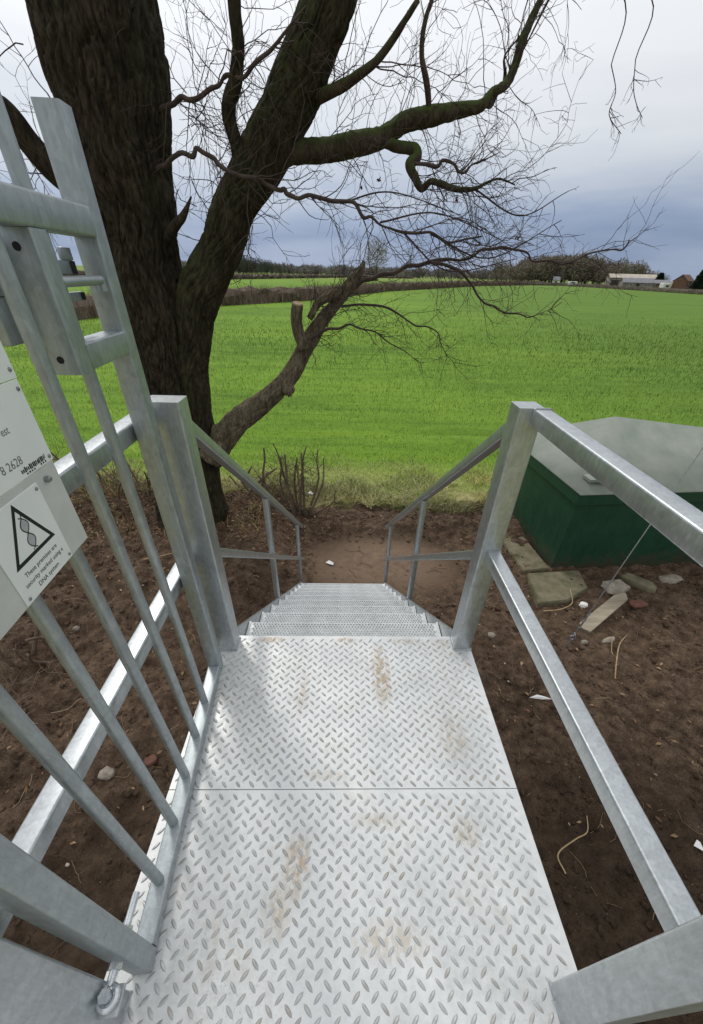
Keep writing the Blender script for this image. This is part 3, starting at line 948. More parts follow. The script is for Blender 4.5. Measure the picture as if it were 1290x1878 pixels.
class Twigs:
    def __init__(self): self.v = []; self.f = []; self.n = 0; self.r = np.random.default_rng(21)
    def line(self, pts, rad, n=3):
        v, _, q = tube(pts, rad, n)
        self.v.append(v.reshape(-1, 3)); self.f.append(q + self.n); self.n += v.shape[0] * n
    def grow(self, p, d, L, r, lev, droop=0.0, wig=0.22, kids=1.0, upturn=0.0):
        R = self.r
        n = max(4, int(L / 0.055)); st = L / n
        pts = [np.array(p, float)]; d = np.array(d, float); d /= np.linalg.norm(d)
        for i in range(n):
            d = d + R.normal(size=3) * wig * (1.6 if R.random() < 0.2 else 0.6)
            d[2] += -droop * st * 3 + upturn * st * 3 * (i / n)
            d /= np.linalg.norm(d)
            pts.append(pts[-1] + d * st)
            if lev > 0 and i > 0 and R.random() < 0.42 * kids:
                a = R.normal(size=3); a -= d * (a @ d); a /= np.linalg.norm(a)
                ang = R.uniform(0.5, 1.05)
                cd = d * math.cos(ang) + a * math.sin(ang)
                self.grow(pts[-1], cd, L * R.uniform(0.28, 0.62) * (1 - 0.4 * i / n), max(0.0013, r * 0.55), lev - 1, droop, wig * 1.1, kids, upturn)
        rad = np.linspace(r, max(0.0010, r * 0.35), len(pts))
        self.line(pts, rad, 3 if r < 0.008 else 5)
    def mesh(self, name):
        v = np.concatenate(self.v); f = np.concatenate(self.f)
        return fast_mesh(name, v, f, smooth=True)

# ================================================================== THE OAK
oak = root('oak_tree', (-2.28, 5.1, -2.0), 'large bare oak with thick furrowed trunk beside the stair', 'tree')
TR = {
    'trunk': [(-2.35, 5.1, -2.21, 0.53), (-2.28, 5.1, -1.6, 0.466), (-2.24, 5.1, -1.06, 0.401), (-2.17, 5.1, -0.42, 0.352), (-2.14, 5.1, 0.27, 0.351), (-2.1, 5.1, 0.86, 0.332), (-2.14, 5.1, 1.37, 0.339), (-2.08, 5.1, 1.81, 0.361), (-2.1, 5.1, 2.2, 0.412), (-2.07, 5.1, 2.55, 0.447), (-2.06, 5.1, 2.8, 0.465), (-2.05, 5.1, 3.14, 0.502)],
    'stem': [(-1.86, 5.02, 0.29, 0.2), (-1.75, 5.0, 0.66, 0.184), (-1.54, 4.97, 1.25, 0.215), (-1.23, 4.95, 1.61, 0.198), (-1.03, 4.92, 1.93, 0.182), (-0.78, 4.9, 2.22, 0.188), (-0.57, 4.87, 2.48, 0.188), (-0.42, 4.85, 2.68, 0.199), (-0.25, 4.82, 2.94, 0.18), (-0.1, 4.8, 3.18, 0.162)],
    'sub': [(-0.98, 4.9, 2.16, 0.055), (-0.97, 4.85, 2.29, 0.053), (-1.0, 4.8, 2.46, 0.055), (-0.96, 4.75, 2.56, 0.054), (-0.9, 4.7, 2.63, 0.052), (-0.84, 4.65, 2.79, 0.046), (-0.83, 4.6, 2.95, 0.044)],
    'moss': [(-0.67, 4.9, 2.25, 0.099), (-0.47, 4.92, 2.29, 0.084), (-0.18, 4.95, 2.31, 0.084), (0.02, 4.97, 2.35, 0.084), (0.31, 5.0, 2.41, 0.074), (0.53, 5.03, 2.52, 0.073), (0.73, 5.05, 2.56, 0.073), (1.0, 5.08, 2.61, 0.054), (1.2, 5.1, 2.65, 0.044), (1.28, 5.12, 2.73, 0.039), (1.41, 5.15, 2.8, 0.039), (1.46, 5.17, 2.91, 0.033), (1.51, 5.2, 3.1, 0.028)],
    'mossb': [(1.2, 5.15, 2.66, 0.03), (1.32, 5.17, 2.69, 0.025), (1.37, 5.18, 2.76, 0.024), (1.39, 5.2, 2.85, 0.019)],
    'up1': [(0.72, 5.05, 2.58, 0.024), (0.71, 5.01, 2.65, 0.024), (0.67, 4.97, 2.75, 0.023), (0.61, 4.94, 2.88, 0.018), (0.61, 4.9, 3.04, 0.017)],
    'subl': [(0.32, 5.0, 2.4, 0.045), (0.46, 4.96, 2.35, 0.04), (0.61, 4.92, 2.33, 0.039), (0.63, 4.88, 2.27, 0.039), (0.57, 4.84, 2.22, 0.039), (0.62, 4.8, 2.13, 0.035), (0.69, 4.76, 2.05, 0.03), (0.75, 4.72, 2.09, 0.024), (0.82, 4.68, 2.08, 0.024), (0.97, 4.64, 2.04, 0.019), (1.13, 4.6, 2.04, 0.014)],
    'subl2': [(0.6, 4.75, 2.21, 0.019), (0.78, 4.69, 2.2, 0.019), (0.89, 4.62, 2.22, 0.014), (0.98, 4.56, 2.15, 0.014), (1.08, 4.5, 2.16, 0.009)],
    'arch': [(-1.45, 4.6, 2.2, 0.023), (-1.31, 4.59, 2.21, 0.023), (-1.18, 4.57, 2.2, 0.023), (-1.09, 4.56, 2.14, 0.023), (-0.98, 4.54, 2.07, 0.023), (-0.77, 4.53, 2.03, 0.023), (-0.59, 4.51, 2.0, 0.023), (-0.5, 4.5, 1.95, 0.024), (-0.41, 4.49, 1.91, 0.019), (-0.21, 4.47, 1.92, 0.019), (-0.02, 4.46, 1.9, 0.019), (0.14, 4.44, 1.85, 0.019), (0.31, 4.43, 1.78, 0.014), (0.51, 4.41, 1.72, 0.015), (0.75, 4.4, 1.71, 0.01)],
    'spike': [(-1.63, 4.8, 1.74, 0.042), (-1.52, 4.75, 1.81, 0.031), (-1.4, 4.7, 1.94, 0.015)],
    'ur': [(-0.24, 4.8, 2.59, 0.041), (-0.17, 4.75, 2.6, 0.04), (-0.05, 4.7, 2.63, 0.035), (0.07, 4.65, 2.67, 0.03), (0.26, 4.6, 2.77, 0.025)],
    'ul': [(-1.47, 4.9, 2.56, 0.023), (-1.32, 4.83, 2.59, 0.023), (-1.14, 4.75, 2.61, 0.022), (-0.94, 4.67, 2.64, 0.017), (-0.71, 4.6, 2.69, 0.017)],
    'left': [(-2.62, 5.05, 2.07, 0.135), (-2.73, 4.99, 2.15, 0.111), (-2.82, 4.93, 2.29, 0.097), (-2.88, 4.88, 2.43, 0.089), (-2.95, 4.82, 2.52, 0.077), (-3.03, 4.76, 2.65, 0.065), (-3.14, 4.7, 2.82, 0.054)],
    'cut': [(-1.82, 5.0, -0.66, 0.223), (-1.6, 5.03, -0.42, 0.196), (-1.36, 5.06, -0.17, 0.163), (-0.98, 5.09, 0.1, 0.145), (-0.69, 5.12, 0.35, 0.129), (-0.5, 5.15, 0.63, 0.105), (-0.3, 5.18, 0.92, 0.089), (-0.11, 5.21, 1.13, 0.075), (0.04, 5.24, 1.29, 0.068), (0.13, 5.27, 1.4, 0.055), (0.19, 5.3, 1.49, 0.048)],
    'fork': [(-0.48, 5.1, 0.67, 0.065), (-0.54, 5.07, 0.87, 0.063), (-0.54, 5.03, 1.0, 0.061), (-0.52, 5.0, 1.12, 0.06)],
    'fork2': [(-0.45, 5.05, 1.03, 0.049), (-0.29, 5.08, 1.14, 0.055), (-0.17, 5.12, 1.19, 0.055), (-0.09, 5.15, 1.24, 0.043)],
    'lowb': [(0.04, 5.25, 1.26, 0.037), (0.19, 5.2, 1.31, 0.037), (0.39, 5.15, 1.41, 0.03), (0.65, 5.1, 1.49, 0.029), (0.95, 5.05, 1.53, 0.029), (1.2, 5.0, 1.55, 0.023), (1.37, 4.95, 1.62, 0.022), (1.57, 4.9, 1.65, 0.022), (1.81, 4.85, 1.62, 0.016), (2.03, 4.8, 1.57, 0.016), (2.26, 4.75, 1.56, 0.011), (2.48, 4.7, 1.63, 0.011), (2.65, 4.65, 1.64, 0.011), (2.67, 4.6, 1.72, 0.005)],
    'lowb2': [(0.89, 5.0, 1.52, 0.023), (1.11, 4.94, 1.49, 0.023), (1.28, 4.88, 1.39, 0.017), (1.41, 4.82, 1.26, 0.017), (1.59, 4.76, 1.15, 0.012), (1.82, 4.7, 1.08, 0.012)],
    'lowb3': [(0.17, 5.2, 1.11, 0.019), (0.47, 5.12, 1.1, 0.019), (0.79, 5.05, 0.98, 0.012), (1.04, 4.97, 0.88, 0.012), (1.18, 4.9, 0.68, 0.009)],
    'lowb4': [(-0.43, 5.1, 0.76, 0.019), (-0.2, 5.03, 0.88, 0.025), (0.04, 4.95, 0.92, 0.018), (0.35, 4.88, 0.88, 0.012), (0.66, 4.8, 0.73, 0.009)],
    'hang': [(1.42, 5.2, 2.82, 0.01), (1.54, 5.17, 2.72, 0.01), (1.67, 5.13, 2.65, 0.007), (1.77, 5.1, 2.54, 0.005)],
    'hangr': [(1.96, 4.4, 2.71, 0.01), (2.05, 4.4, 2.58, 0.009), (2.05, 4.4, 2.46, 0.009), (2.19, 4.4, 2.36, 0.007)],
    'hangr2': [(2.13, 4.4, 2.74, 0.01), (2.18, 4.4, 2.6, 0.009), (2.24, 4.4, 2.52, 0.008), (2.32, 4.4, 2.45, 0.006)],
}
TR['arch'] = [(-1.80, 5.0, 2.12, 0.03), (-1.60, 4.75, 2.17, 0.026)] + TR['arch'] + [(0.95, 4.38, 1.66, 0.006), (1.2, 4.36, 1.70, 0.004)]
TR['ul'] = [(-1.80, 5.1, 2.48, 0.03), (-1.62, 5.0, 2.53, 0.026)] + TR['ul'] + [(-0.5, 4.55, 2.8, 0.012), (-0.3, 4.5, 2.95, 0.006)]
TR['spike'] = [(-1.82, 4.98, 1.62, 0.05)] + TR['spike'][:-1] + [(-1.40, 4.7, 1.94, 0.006)]
TR['lowb3'] = [(-0.14, 5.2, 1.10, 0.022)] + TR['lowb3'] + [(1.30, 4.85, 0.55, 0.004)]
TR['lowb4'] = TR['lowb4'] + [(0.9, 4.75, 0.60, 0.004)]
TR['lowb2'] = TR['lowb2'] + [(2.05, 4.65, 1.12, 0.005), (2.2, 4.6, 1.22, 0.003)]
TR['subl'] = TR['subl'] + [(1.3, 4.55, 2.10, 0.008), (1.45, 4.5, 2.06, 0.004)]
TR['subl2'] = TR['subl2'] + [(1.25, 4.45, 2.24, 0.004)]
TR['mossb'] = TR['mossb'] + [(1.40, 5.2, 2.98, 0.010), (1.5, 5.2, 3.15, 0.004)]
TR['up1'] = TR['up1'] + [(0.7, 4.85, 3.3, 0.010), (0.65, 4.8, 3.6, 0.004)]
for k in ('lowb', 'lowb2', 'lowb3', 'lowb4', 'arch', 'subl2', 'ul', 'mossb'):
    jr = np.random.default_rng(len(k) * 7 + ord(k[-1])); n_ = len(TR[k])
    fac = 0.62 if k.startswith('lowb') else 0.78
    P_ = catmull(np.array(TR[k], float), 2)
    P_[2:-1, :3] += jr.normal(size=(len(P_) - 3, 3)) * np.array([0.012, 0.012, 0.016])
    P_[:, 3] = np.maximum(P_[:, 3] * fac, 0.003)
    TR[k] = [tuple(q) for q in P_]
for k in ('hang', 'hangr', 'hangr2'):
    TR[k] = [(q[0], q[1], q[2], q[3] * 0.36) for q in TR[k]]
TR['cut'] = TR['cut'][:-2] + [(0.14, 5.27, 1.40, 0.042), (0.19, 5.29, 1.47, 0.030), (0.21, 5.30, 1.52, 0.012)]
TR['fork2'] = [(-0.40, 5.10, 0.98, 0.04)] + [(q[0], q[1], q[2], q[3] * 0.8) for q in TR['fork2'][1:]] + [(-0.05, 5.16, 1.27, 0.015)]
TR['cut'] = [(q[0], q[1], q[2], q[3] * 0.86) for q in TR['cut']]
TR['moss'] = TR['moss'] + [(1.62, 5.2, 3.35, 0.020), (1.70, 5.15, 3.65, 0.012), (1.85, 5.1, 3.95, 0.005)]
# carry the trunk and the leaning stem on above the frame
TR['trunk'] = [p for p in TR['trunk'] if p[2] < 2.9] + [(-2.05, 5.1, 3.2, 0.455), (-2.02, 5.12, 3.9, 0.40), (-2.1, 5.15, 4.7, 0.33), (-2.05, 5.2, 5.6, 0.25), (-2.2, 5.2, 6.6, 0.15), (-2.15, 5.3, 7.6, 0.05)]
TR['stem'] = TR['stem'] + [(0.15, 4.75, 3.8, 0.14), (0.28, 4.7, 4.5, 0.11), (0.55, 4.7, 5.3, 0.07), (0.7, 4.6, 6.1, 0.03)]
obj('trunk', branch_mesh('trunk', TR['trunk'], 280, 0.026, 0.048, 0.18), M['bark'], oak)
obj('leaning_stem', branch_mesh('leaning_stem', [(-2.02, 5.06, -2.3, 0.30), (-1.99, 5.06, -1.7, 0.23), (-1.95, 5.06, -0.9, 0.20), (-1.92, 5.05, -0.3, 0.20)] + TR['stem'], 170, 0.026, 0.028, 0.18), M['bark_stem'], oak)
obj('cut_limb', branch_mesh('cut_limb', TR['cut'], 84, 0.022, 0.020, 0.25), M['bark_cut'], oak)
obj('stump_fork', branch_mesh('stump_fork', TR['fork'], 40, 0.018, 0.012), M['bark_cut'], oak)
obj('stump_fork', branch_mesh('stump_fork', TR['fork2'], 40, 0.018, 0.020), M['bark_cut'], oak)
obj('mossy_limb', branch_mesh('mossy_limb', TR['moss'], 40, 0.025, 0.010, 0.6), M['bark_moss'], oak)
obj('mossy_limb', branch_mesh('mossy_limb', TR['subl'], 24, 0.02, 0.006, 0.6), M['bark_moss'], oak)
obj('limb', branch_mesh('limb', TR['sub'] + [(-0.8, 4.5, 3.4, 0.04), (-0.9, 4.4, 4.0, 0.028)], 32, 0.025, 0.007), M['bark_stem'], oak)
obj('limb', branch_mesh('limb', TR['left'] + [(-3.4, 4.6, 3.3, 0.04)], 48, 0.03, 0.010), M['bark'], oak)
obj('limb', branch_mesh('limb', TR['ur'] + [(0.5, 4.5, 3.0, 0.02)], 20, 0.02, 0.004), M['bark_moss'], oak)
obj('broken_spur', branch_mesh('broken_spur', TR['spike'], 20, 0.02, 0.004), M['bark'], oak)
for k in ('mossb', 'up1', 'subl2', 'arch', 'ul', 'lowb', 'lowb2', 'lowb3', 'lowb4'):
    obj('branch', branch_mesh('branch', TR[k], 10, 0.02, 0.0025), M['twig'], oak)
# sawn faces
def saw_disc(p, q, r, th=0.004):
    mb = MB(); d = np.array(q, float) - np.array(p, float); d /= np.linalg.norm(d)
    rod(mb, np.array(q) + d * 0.004, np.array(q) + d * 0.016, r, 18, r * 0.93)
    return obj('sawn_face', mb.mesh('sawn_face', 0.6), M['cutwood'], oak)
saw_disc(TR['fork'][-2][:3], TR['fork'][-1][:3], 0.054)
# knots on the pruned limb
kb = MB()
def knot(c, r):
    bm = bmesh.new(); bmesh.ops.create_icosphere(bm, subdivisions=3, radius=1.0)
    v = np.array([q.co[:] for q in bm.verts]); f = [[q.index for q in fc.verts] for fc in bm.faces]; bm.free()
    v = v * (1 + 0.25 * perlin(v * 2.3 + c[0] * 9)[:, None]) * r + np.array(c)
    mb = MB(); mb.add(v, f); return obj('knot', mb.mesh('knot', 3.14), M['bark_cut'], oak)
knot((-1.62, 4.98, -0.34), 0.13); knot((-0.70, 5.06, 0.22), 0.085)

tw = Twigs()
R = tw.r
def along(key, dens, *a, **k):
    return along_(key, dens * 1.3, *a, **k)
def along_(key, dens, L0, L1, r, lev, bias=(0, 0, 0), droop=0.0, upturn=0.0, t0=0.1, wig=0.27, kids=0.95):
    P = catmull(np.array(TR[key], float), 6)
    seg = np.linalg.norm(np.diff(P[:, :3], axis=0), axis=1); L = seg.sum()
    cum = np.concatenate([[0], np.cumsum(seg)]) / L
    for _ in range(max(1, int(L * dens))):
        t = R.uniform(t0, 1.0)
        i = min(len(P) - 2, int(np.searchsorted(cum, t) - 1)); i = max(i, 0)
        ax = P[i + 1, :3] - P[i, :3]; ax /= np.linalg.norm(ax)
        a = R.normal(size=3); a -= ax * (a @ ax); a /= np.linalg.norm(a)
        d = a * 0.9 + ax * 0.55 + np.array(bias)
        tw.grow(P[i, :3] + a * P[i, 3] * 0.6, d, R.uniform(L0, L1), r * R.uniform(0.5, 0.95), lev, droop, wig, kids, upturn)
along('arch', 13, 0.35, 0.95, 0.0060, 2, (0.35, 0, -0.05), 0.10, 0.25, 0.25)
along('moss', 10, 0.35, 0.85, 0.0056, 2, (0.25, 0, -0.2), 0.20, 0.15, 0.15)
along('moss', 5, 0.3, 0.8, 0.0055, 2, (0.1, 0, 0.8), 0.0, 0.1, 0.1)
along('subl', 16, 0.35, 0.9, 0.0056, 2, (0.5, 0, -0.1), 0.12, 0.3, 0.2)
along('subl2', 16, 0.3, 0.6, 0.0050, 2, (0.6, 0, 0.0), 0.08, 0.2)
along('up1', 9, 0.3, 0.7, 0.0055, 2, (0.1, 0, 0.2))
along('mossb', 9, 0.2, 0.45, 0.0045, 1, (0.4, 0, 0.2))
along('ur', 14, 0.35, 0.9, 0.006, 2, (0.3, 0, 0.1), 0.10)
along('ul', 14, 0.35, 0.8, 0.006, 2, (0.1, 0, -0.3), 0.10)
along('sub', 9, 0.35, 0.9, 0.006, 2, (0.0, 0, 0.2), 0.06)
along('left', 8, 0.4, 1.0, 0.007, 2, (-0.2, -0.1, 0.0), 0.10)
along('lowb', 10, 0.2, 0.62, 0.0050, 1, (0.35, 0, 0.25), 0.0, 0.3, 0.2)
along('lowb', 8, 0.25, 0.7, 0.0050, 2, (0.35, 0, -0.55), 0.12, 0.3, 0.15)
along('lowb2', 13, 0.2, 0.6, 0.0045, 2, (0.4, 0, -0.2), 0.1, 0.2)
along('lowb3', 14, 0.2, 0.60, 0.0045, 2, (0.5, 0, -0.1), 0.1, 0.2)
along('lowb4', 14, 0.2, 0.55, 0.0045, 2, (0.5, 0, -0.1), 0.1, 0.2)
along('fork2', 40, 0.15, 0.45, 0.0060, 2, (0.2, 0, 0.3), 0.06)
along('cut', 10, 0.2, 0.6, 0.0060, 2, (0.4, 0, 0.1), 0.10, 0.1, 0.62)
along('stem', 3.2, 0.4, 0.9, 0.006, 2, (0.1, -0.2, -0.1), 0.10, 0.15, 0.25)
along('trunk', 2.2, 0.4, 1.0, 0.006, 2, (0.5, -0.2, 0.0), 0.08, 0.15, 0.45)
# twigs seen between the trunk and the leaning stem, from a bough behind
for _ in range(30):
    tw.grow((R.uniform(-1.75, -1.0), R.uniform(5.3, 6.2), R.uniform(1.6, 3.1)), (R.normal(), R.normal() * 0.4, R.normal() * 0.6), R.uniform(0.4, 0.9), 0.006, 2, 0.06)
for _ in range(10):
    tw.grow((R.uniform(-3.9, -2.7), R.uniform(4.6, 5.6), R.uniform(1.9, 3.0)), (-0.5 + R.normal() * 0.6, R.normal() * 0.4, R.normal() * 0.5), R.uniform(0.5, 1.0), 0.006, 2, 0.06)
# two twigs hanging into the frame on the right
for k in ('hang', 'hangr', 'hangr2'):
    P = catmull(np.array(TR[k], float), 5); tw.line(P[:, :3], P[:, 3], 4)
    along(k, 22, 0.07, 0.20, 0.0034, 1, (0.2, 0, -0.5), 0.05, 0, 0.2)
for p in ((1.96, 4.4, 2.71), (2.13, 4.4, 2.74)):
    P = catmull(np.array([(1.46, 5.17, 2.91), (1.7, 4.8, 3.35), (p[0] - 0.02, p[1], p[2] + 0.28), p]), 6)
    tw.line(P, np.linspace(0.005, 0.0036, len(P)), 4)
# long whips that run out of the crown towards the field
for a, b, c in (((1.13, 4.6, 2.04), (1.55, 4.5, 1.86), (1.9, 4.45, 2.02)), ((0.75, 4.4, 1.71), (1.3, 4.35, 1.55), (1.85, 4.3, 1.82)), ((0.5, 4.41, 1.72), (0.95, 4.4, 1.45), (1.55, 4.35, 1.55)),
                ((0.3, 4.43, 1.78), (0.8, 4.5, 1.86), (1.4, 4.5, 1.70)), ((-0.05, 4.46, 1.9), (0.4, 4.6, 2.0), (1.05, 4.6, 1.86))):
    P = catmull(np.array([a, b, c]), 10); tw.line(P, np.linspace(0.008, 0.003, len(P)), 4)
    for q in P[3::2]:
        tw.grow(q, (0.5 + R.normal() * 0.5, R.normal() * 0.5, R.normal() * 0.6), R.uniform(0.15, 0.45), 0.0036, 1, 0.05, 0.2, 1.0, 0.2)
t_o = obj('twigs', tw.mesh('twigs'), M['twig'], oak)
tag(t_o, kind='stuff')
# last year's leaves, a few still hanging
def leaf_mesh(c, r):
    g = np.random.default_rng(int(abs(c[0]) * 1000))
    mb = MB()
    for _ in range(4):
        a = g.normal(size=3); b = np.cross(a, g.normal(size=3)); a /= np.linalg.norm(a); b /= np.linalg.norm(b)
        cc = np.array(c) + g.normal(size=3) * r * 0.4
        mb.add([cc - a * r, cc + b * r * 0.5, cc + a * r, cc - b * r * 0.5 + np.cross(a, b) * r * 0.3], [(0, 1, 2), (0, 2, 3)])
    return mb.mesh('leaf')
M['deadleaf'] = simple('dead_leaf', (0.06, 0.035, 0.022), (0.13, 0.07, 0.04), 20, 0.9, 0, 0)
for c in ((0.27, 4.5, 2.06), (0.13, 4.5, 2.02), (1.60, 4.6, 1.72), (-0.19, 5.0, 0.93), (0.98, 4.55, 1.95)):
    obj('leaf', leaf_mesh(c, 0.022), M['deadleaf'], oak)

# ================================================================== CUT SHRUB AT THE FOOT OF THE STAIR
shrub = root('coppiced_shrub', (-0.74, 5.55, soil_z(-0.74, 5.55)), 'cut back shrub with bare upright stems at the edge of the grass', 'shrub')
sb = np.array([-0.74, 5.55, soil_z(-0.74, 5.55) - 0.03])
sh = np.random.default_rng(5)
stems = [((-0.22, 0.0), (-0.42, 0.15, 1.00)), ((-0.02, 0.05), (-0.30, 0.2, 1.05)), ((0.02, -0.04), (0.16, 0.0, 1.08)), ((-0.12, 0.04), (-0.20, 0.1, 0.88)), ((-0.06, -0.03), (-0.12, -0.05, 0.98)), ((0.0, 0.02), (0.0, 0.05, 0.80)), ((0.06, -0.02), (0.03, 0, 0.92)), ((0.10, 0.03), (0.08, 0.1, 0.95)),
         ((0.16, 0.0), (0.30, 0.1, 1.0)), ((0.18, -0.04), (0.38, 0.0, 0.92)), ((0.2, -0.05), (0.55, -0.05, 0.45)), ((-0.28, -0.05), (-0.60, 0.0, 0.55)), ((-0.5, 0.1), (-0.62, 0.2, 0.7))]
for (ox, oy), (dx, dy, dz) in stems:
    a = sb + np.array([ox, oy, 0]); b = sb + np.array([dx * 1.15, dy, dz * 1.08])
    mid = (a + b) / 2 + np.array([ox * 0.6, oy, 0.02]) + sh.normal(size=3) * 0.03
    pts = [(*a, 0.020), (*mid, 0.016), (*(b - (b - mid) * 0.35 + sh.normal(size=3) * 0.015), 0.013), (*b, 0.010)]
    obj('stem', branch_mesh('stem', pts, 9, 0.03, 0.003), M['stick'], shrub)
tws = Twigs(); tws.r = np.random.default_rng(8)
for _ in range(230):
    i = tws.r.integers(0, len(stems)); (ox, oy), (dx, dy, dz) = stems[i]; t = tws.r.uniform(0.25, 1.0)
    p = sb + np.array([ox + (dx - ox) * t, oy + (dy - oy) * t, dz * t])
    tws.grow(p, (tws.r.normal() * 0.7, tws.r.normal() * 0.5, 0.7), tws.r.uniform(0.12, 0.35), 0.0045, 1, 0, 0.15)
tag(obj('twigs', tws.mesh('twigs'), M['stick'], shrub), kind='stuff')
def stool(m):
    for _ in range(7):
        c = sb + np.array([sh.uniform(-0.25, 0.22), sh.uniform(-0.08, 0.08), 0.03])
        rod(m, c, c + np.array([sh.normal() * 0.04, sh.normal() * 0.03, 0.13]), 0.045, 9, 0.03)
mb = MB(); stool(mb); obj('stool', mb.mesh('stool', 0.8), M['bark_cut'], shrub)

# scrubby remains of the hedge on the left, seen between the gate's bars
def scrub(name, cx, cy, w, n, label, seed, hmax=0.9):
    g = np.random.default_rng(seed)
    rt = root(name, (cx, cy, soil_z(cx, cy)), label, 'shrub')
    t = Twigs(); t.r = g
    for _ in range(n):
        x = cx + g.normal() * w; y = cy + g.normal() * 0.35
        t.grow((x, y, soil_z(x, y) - 0.02), (g.normal() * 0.7, g.normal() * 0.5, 0.8), g.uniform(0.3, hmax), 0.007, 1, 0.25, 0.18, 0.8)
    tag(obj('twigs', t.mesh('twigs'), M['stick'], rt), kind='stuff')
    # a few stout stems
    for k in range(5):
        x = cx + g.normal() * w * 0.7; y = cy + g.normal() * 0.2; z = soil_z(x, y) - 0.05
        d = np.array([g.normal() * 0.35, g.normal() * 0.2, g.uniform(0.35, hmax)])
        p = np.array([x, y, z])
        obj('stem', branch_mesh('stem', [(*p, 0.022), (*(p + d * 0.5 + g.normal(size=3) * 0.04), 0.017), (*(p + d), 0.011)], 9, 0.03, 0.003), M['stick'], rt)
    return rt
scrub('bramble_clump', -4.15, 5.75, 0.60, 80, 'tangle of bare bramble stems behind the warning triangle sign, left of the oak', 31, 1.0)
scrub('bramble_clump', -3.15, 5.55, 0.38, 48, 'thin bare bramble stems close against the left side of the oak trunk', 32, 0.8)
scrub('bramble_clump', -1.45, 5.75, 0.28, 16, 'few thin brambles between the oak and the cut back shrub', 33, 0.55)
scrub('root_tangle', -3.30, 2.75, 0.22, 34, 'dark tangle of ivy and roots on the soil below the sign', 34, 0.6)

# ================================================================== GRASS
def blades(name, n, sampler, h0, h1, w, cols, mat='tint', lean=0.5, seed=1, zfun=None):
    g = np.random.default_rng(seed)
    x, y, sc = sampler(g, n); n = len(x)
    z = zfun(x, y) if zfun is not None else np.full(n, GZ)
    h = g.uniform(h0, h1, n) * sc; ww = w * sc * g.uniform(0.7, 1.3, n)
    a = g.uniform(0, 2 * math.pi, n); ca, sa = np.cos(a), np.sin(a)
    b = g.uniform(0, 2 * math.pi, n); ln = h * lean * g.uniform(0.2, 1.2, n)
    ox, oy = np.cos(b) * ln, np.sin(b) * ln
    base = np.stack([x, y, z - 0.01], 1)
    side = np.stack([ca, sa, 0 * a], 1) * ww[:, None] / 2
    mid = base + np.stack([ox * 0.35, oy * 0.35, h * 0.6 + 0.01], 1)
    tip = base + np.stack([ox, oy, h + 0.01], 1)
    v = np.stack([base - side, base + side, mid + side * 0.75, mid - side * 0.75, tip], 1).reshape(-1, 3)
    k = np.arange(n)[:, None] * 5
    t = np.concatenate([k + np.array([0, 1, 2]), k + np.array([0, 2, 3]), k + np.array([3, 2, 4])])
    cols = np.array(cols); ci = g.integers(0, len(cols), n)
    c = cols[ci] * g.uniform(0.75, 1.25, (n, 1))
    patch = fbm(P3(x * 0.55, y * 1.3), 3)
    rows = fbm(P3(x * 0.12, y * 2.2 - 0.11 * x, 3.0), 2) * sstep(20, 9, y)
    big = fbm(P3(x * 0.14, y * 0.2, 8.0), 3)
    c = c * np.clip(1 + 0.42 * patch + 0.45 * rows + 0.34 * big, 0.35, 1.8)[:, None]
    c[:, 0] *= np.clip(1 + 0.25 * big, 0.7, 1.4)
    for yy, ss in ((8.25, 0.16), (9.7, 0.20), (11.6, 0.22), (14.0, 0.3)):
        c = c * (1 - 0.42 * np.exp(-((y - yy - 0.05 * x - 0.12 * patch) / ss) ** 2))[:, None]
    thin = sstep(0.0, 16.0, x - 0.10 * y) * 0.36
    c = c * (1 - thin)[:, None]
    return obj(name, fast_mesh(name, v, t, colors=np.repeat(c, 5, 0)), M[mat])
def fz(x, y):
    q = GZ + 0.03 * fbm(P3(x * 0.5, y * 0.9), 3) * np.clip((y - 6.0) / 1.0, 0, 1)
    return q - 0.05 * np.exp(-((y - 9.7 - 0.05 * x) / 0.16) ** 2)
def samp_field(g, n):
    # about equally many per image area: distance grows geometrically
    u = g.uniform(0, 1, n)
    y = 5.85 * (60 / 5.85) ** (u ** 1.2)
    x = g.uniform(-1.0, 1.15, n) * (y * 1.05 + 0.5)
    edge = 6.10 + 1.0 * fbm(P3(x * 0.9, y * 0.7), 4, 0.6)
    keep = (y > edge)
    fur = np.exp(-((y - 9.7 - 0.05 * x) / 0.2) ** 2)
    keep &= g.random(n) > fur * 0.5
    keep &= g.random(n) > sstep(22, 58, y)
    x, y = x[keep], y[keep]
    return x, y, np.clip(y / 12, 0.70, 2.4)
GREENS = [(0.118, 0.214, 0.024), (0.150, 0.256, 0.031), (0.195, 0.302, 0.043), (0.090, 0.165, 0.019), (0.238, 0.296, 0.068)]
tag(blades('field_grass', 150000, samp_field, 0.030, 0.085, 0.0085, GREENS, seed=3, zfun=lambda x, y: np.maximum(fz(x, y), np.where(y < 6.15, soil_h(x, y), -9.0))), 'short bright green grass covering the open field beyond the soil', 'grass', kind='stuff')
def samp_margin(g, n):
    y = 5.6 + np.abs(g.normal(0.45, 0.85, n)); x = g.uniform(-6.5, 7.5, n)
    edge = 5.78 + 0.55 * fbm(P3(x * 1.3, y * 0.4 + 3), 4, 0.65)
    keep = (y > edge) & (y < 8.8) & (fbm(P3(x * 1.1 + 30, y * 1.6), 3) > -0.22 + 0.35 * (y - 6.9))
    x, y = x[keep], y[keep]
    return x, y, np.full(len(x), 1.0)
def mzf(x, y):
    return np.maximum(fz(x, y), np.where(y < 6.15, soil_h(x, y), -9.0))
STRAWS = [(0.52, 0.42, 0.21), (0.42, 0.34, 0.16), (0.60, 0.50, 0.28), (0.26, 0.28, 0.07), (0.34, 0.32, 0.11)]
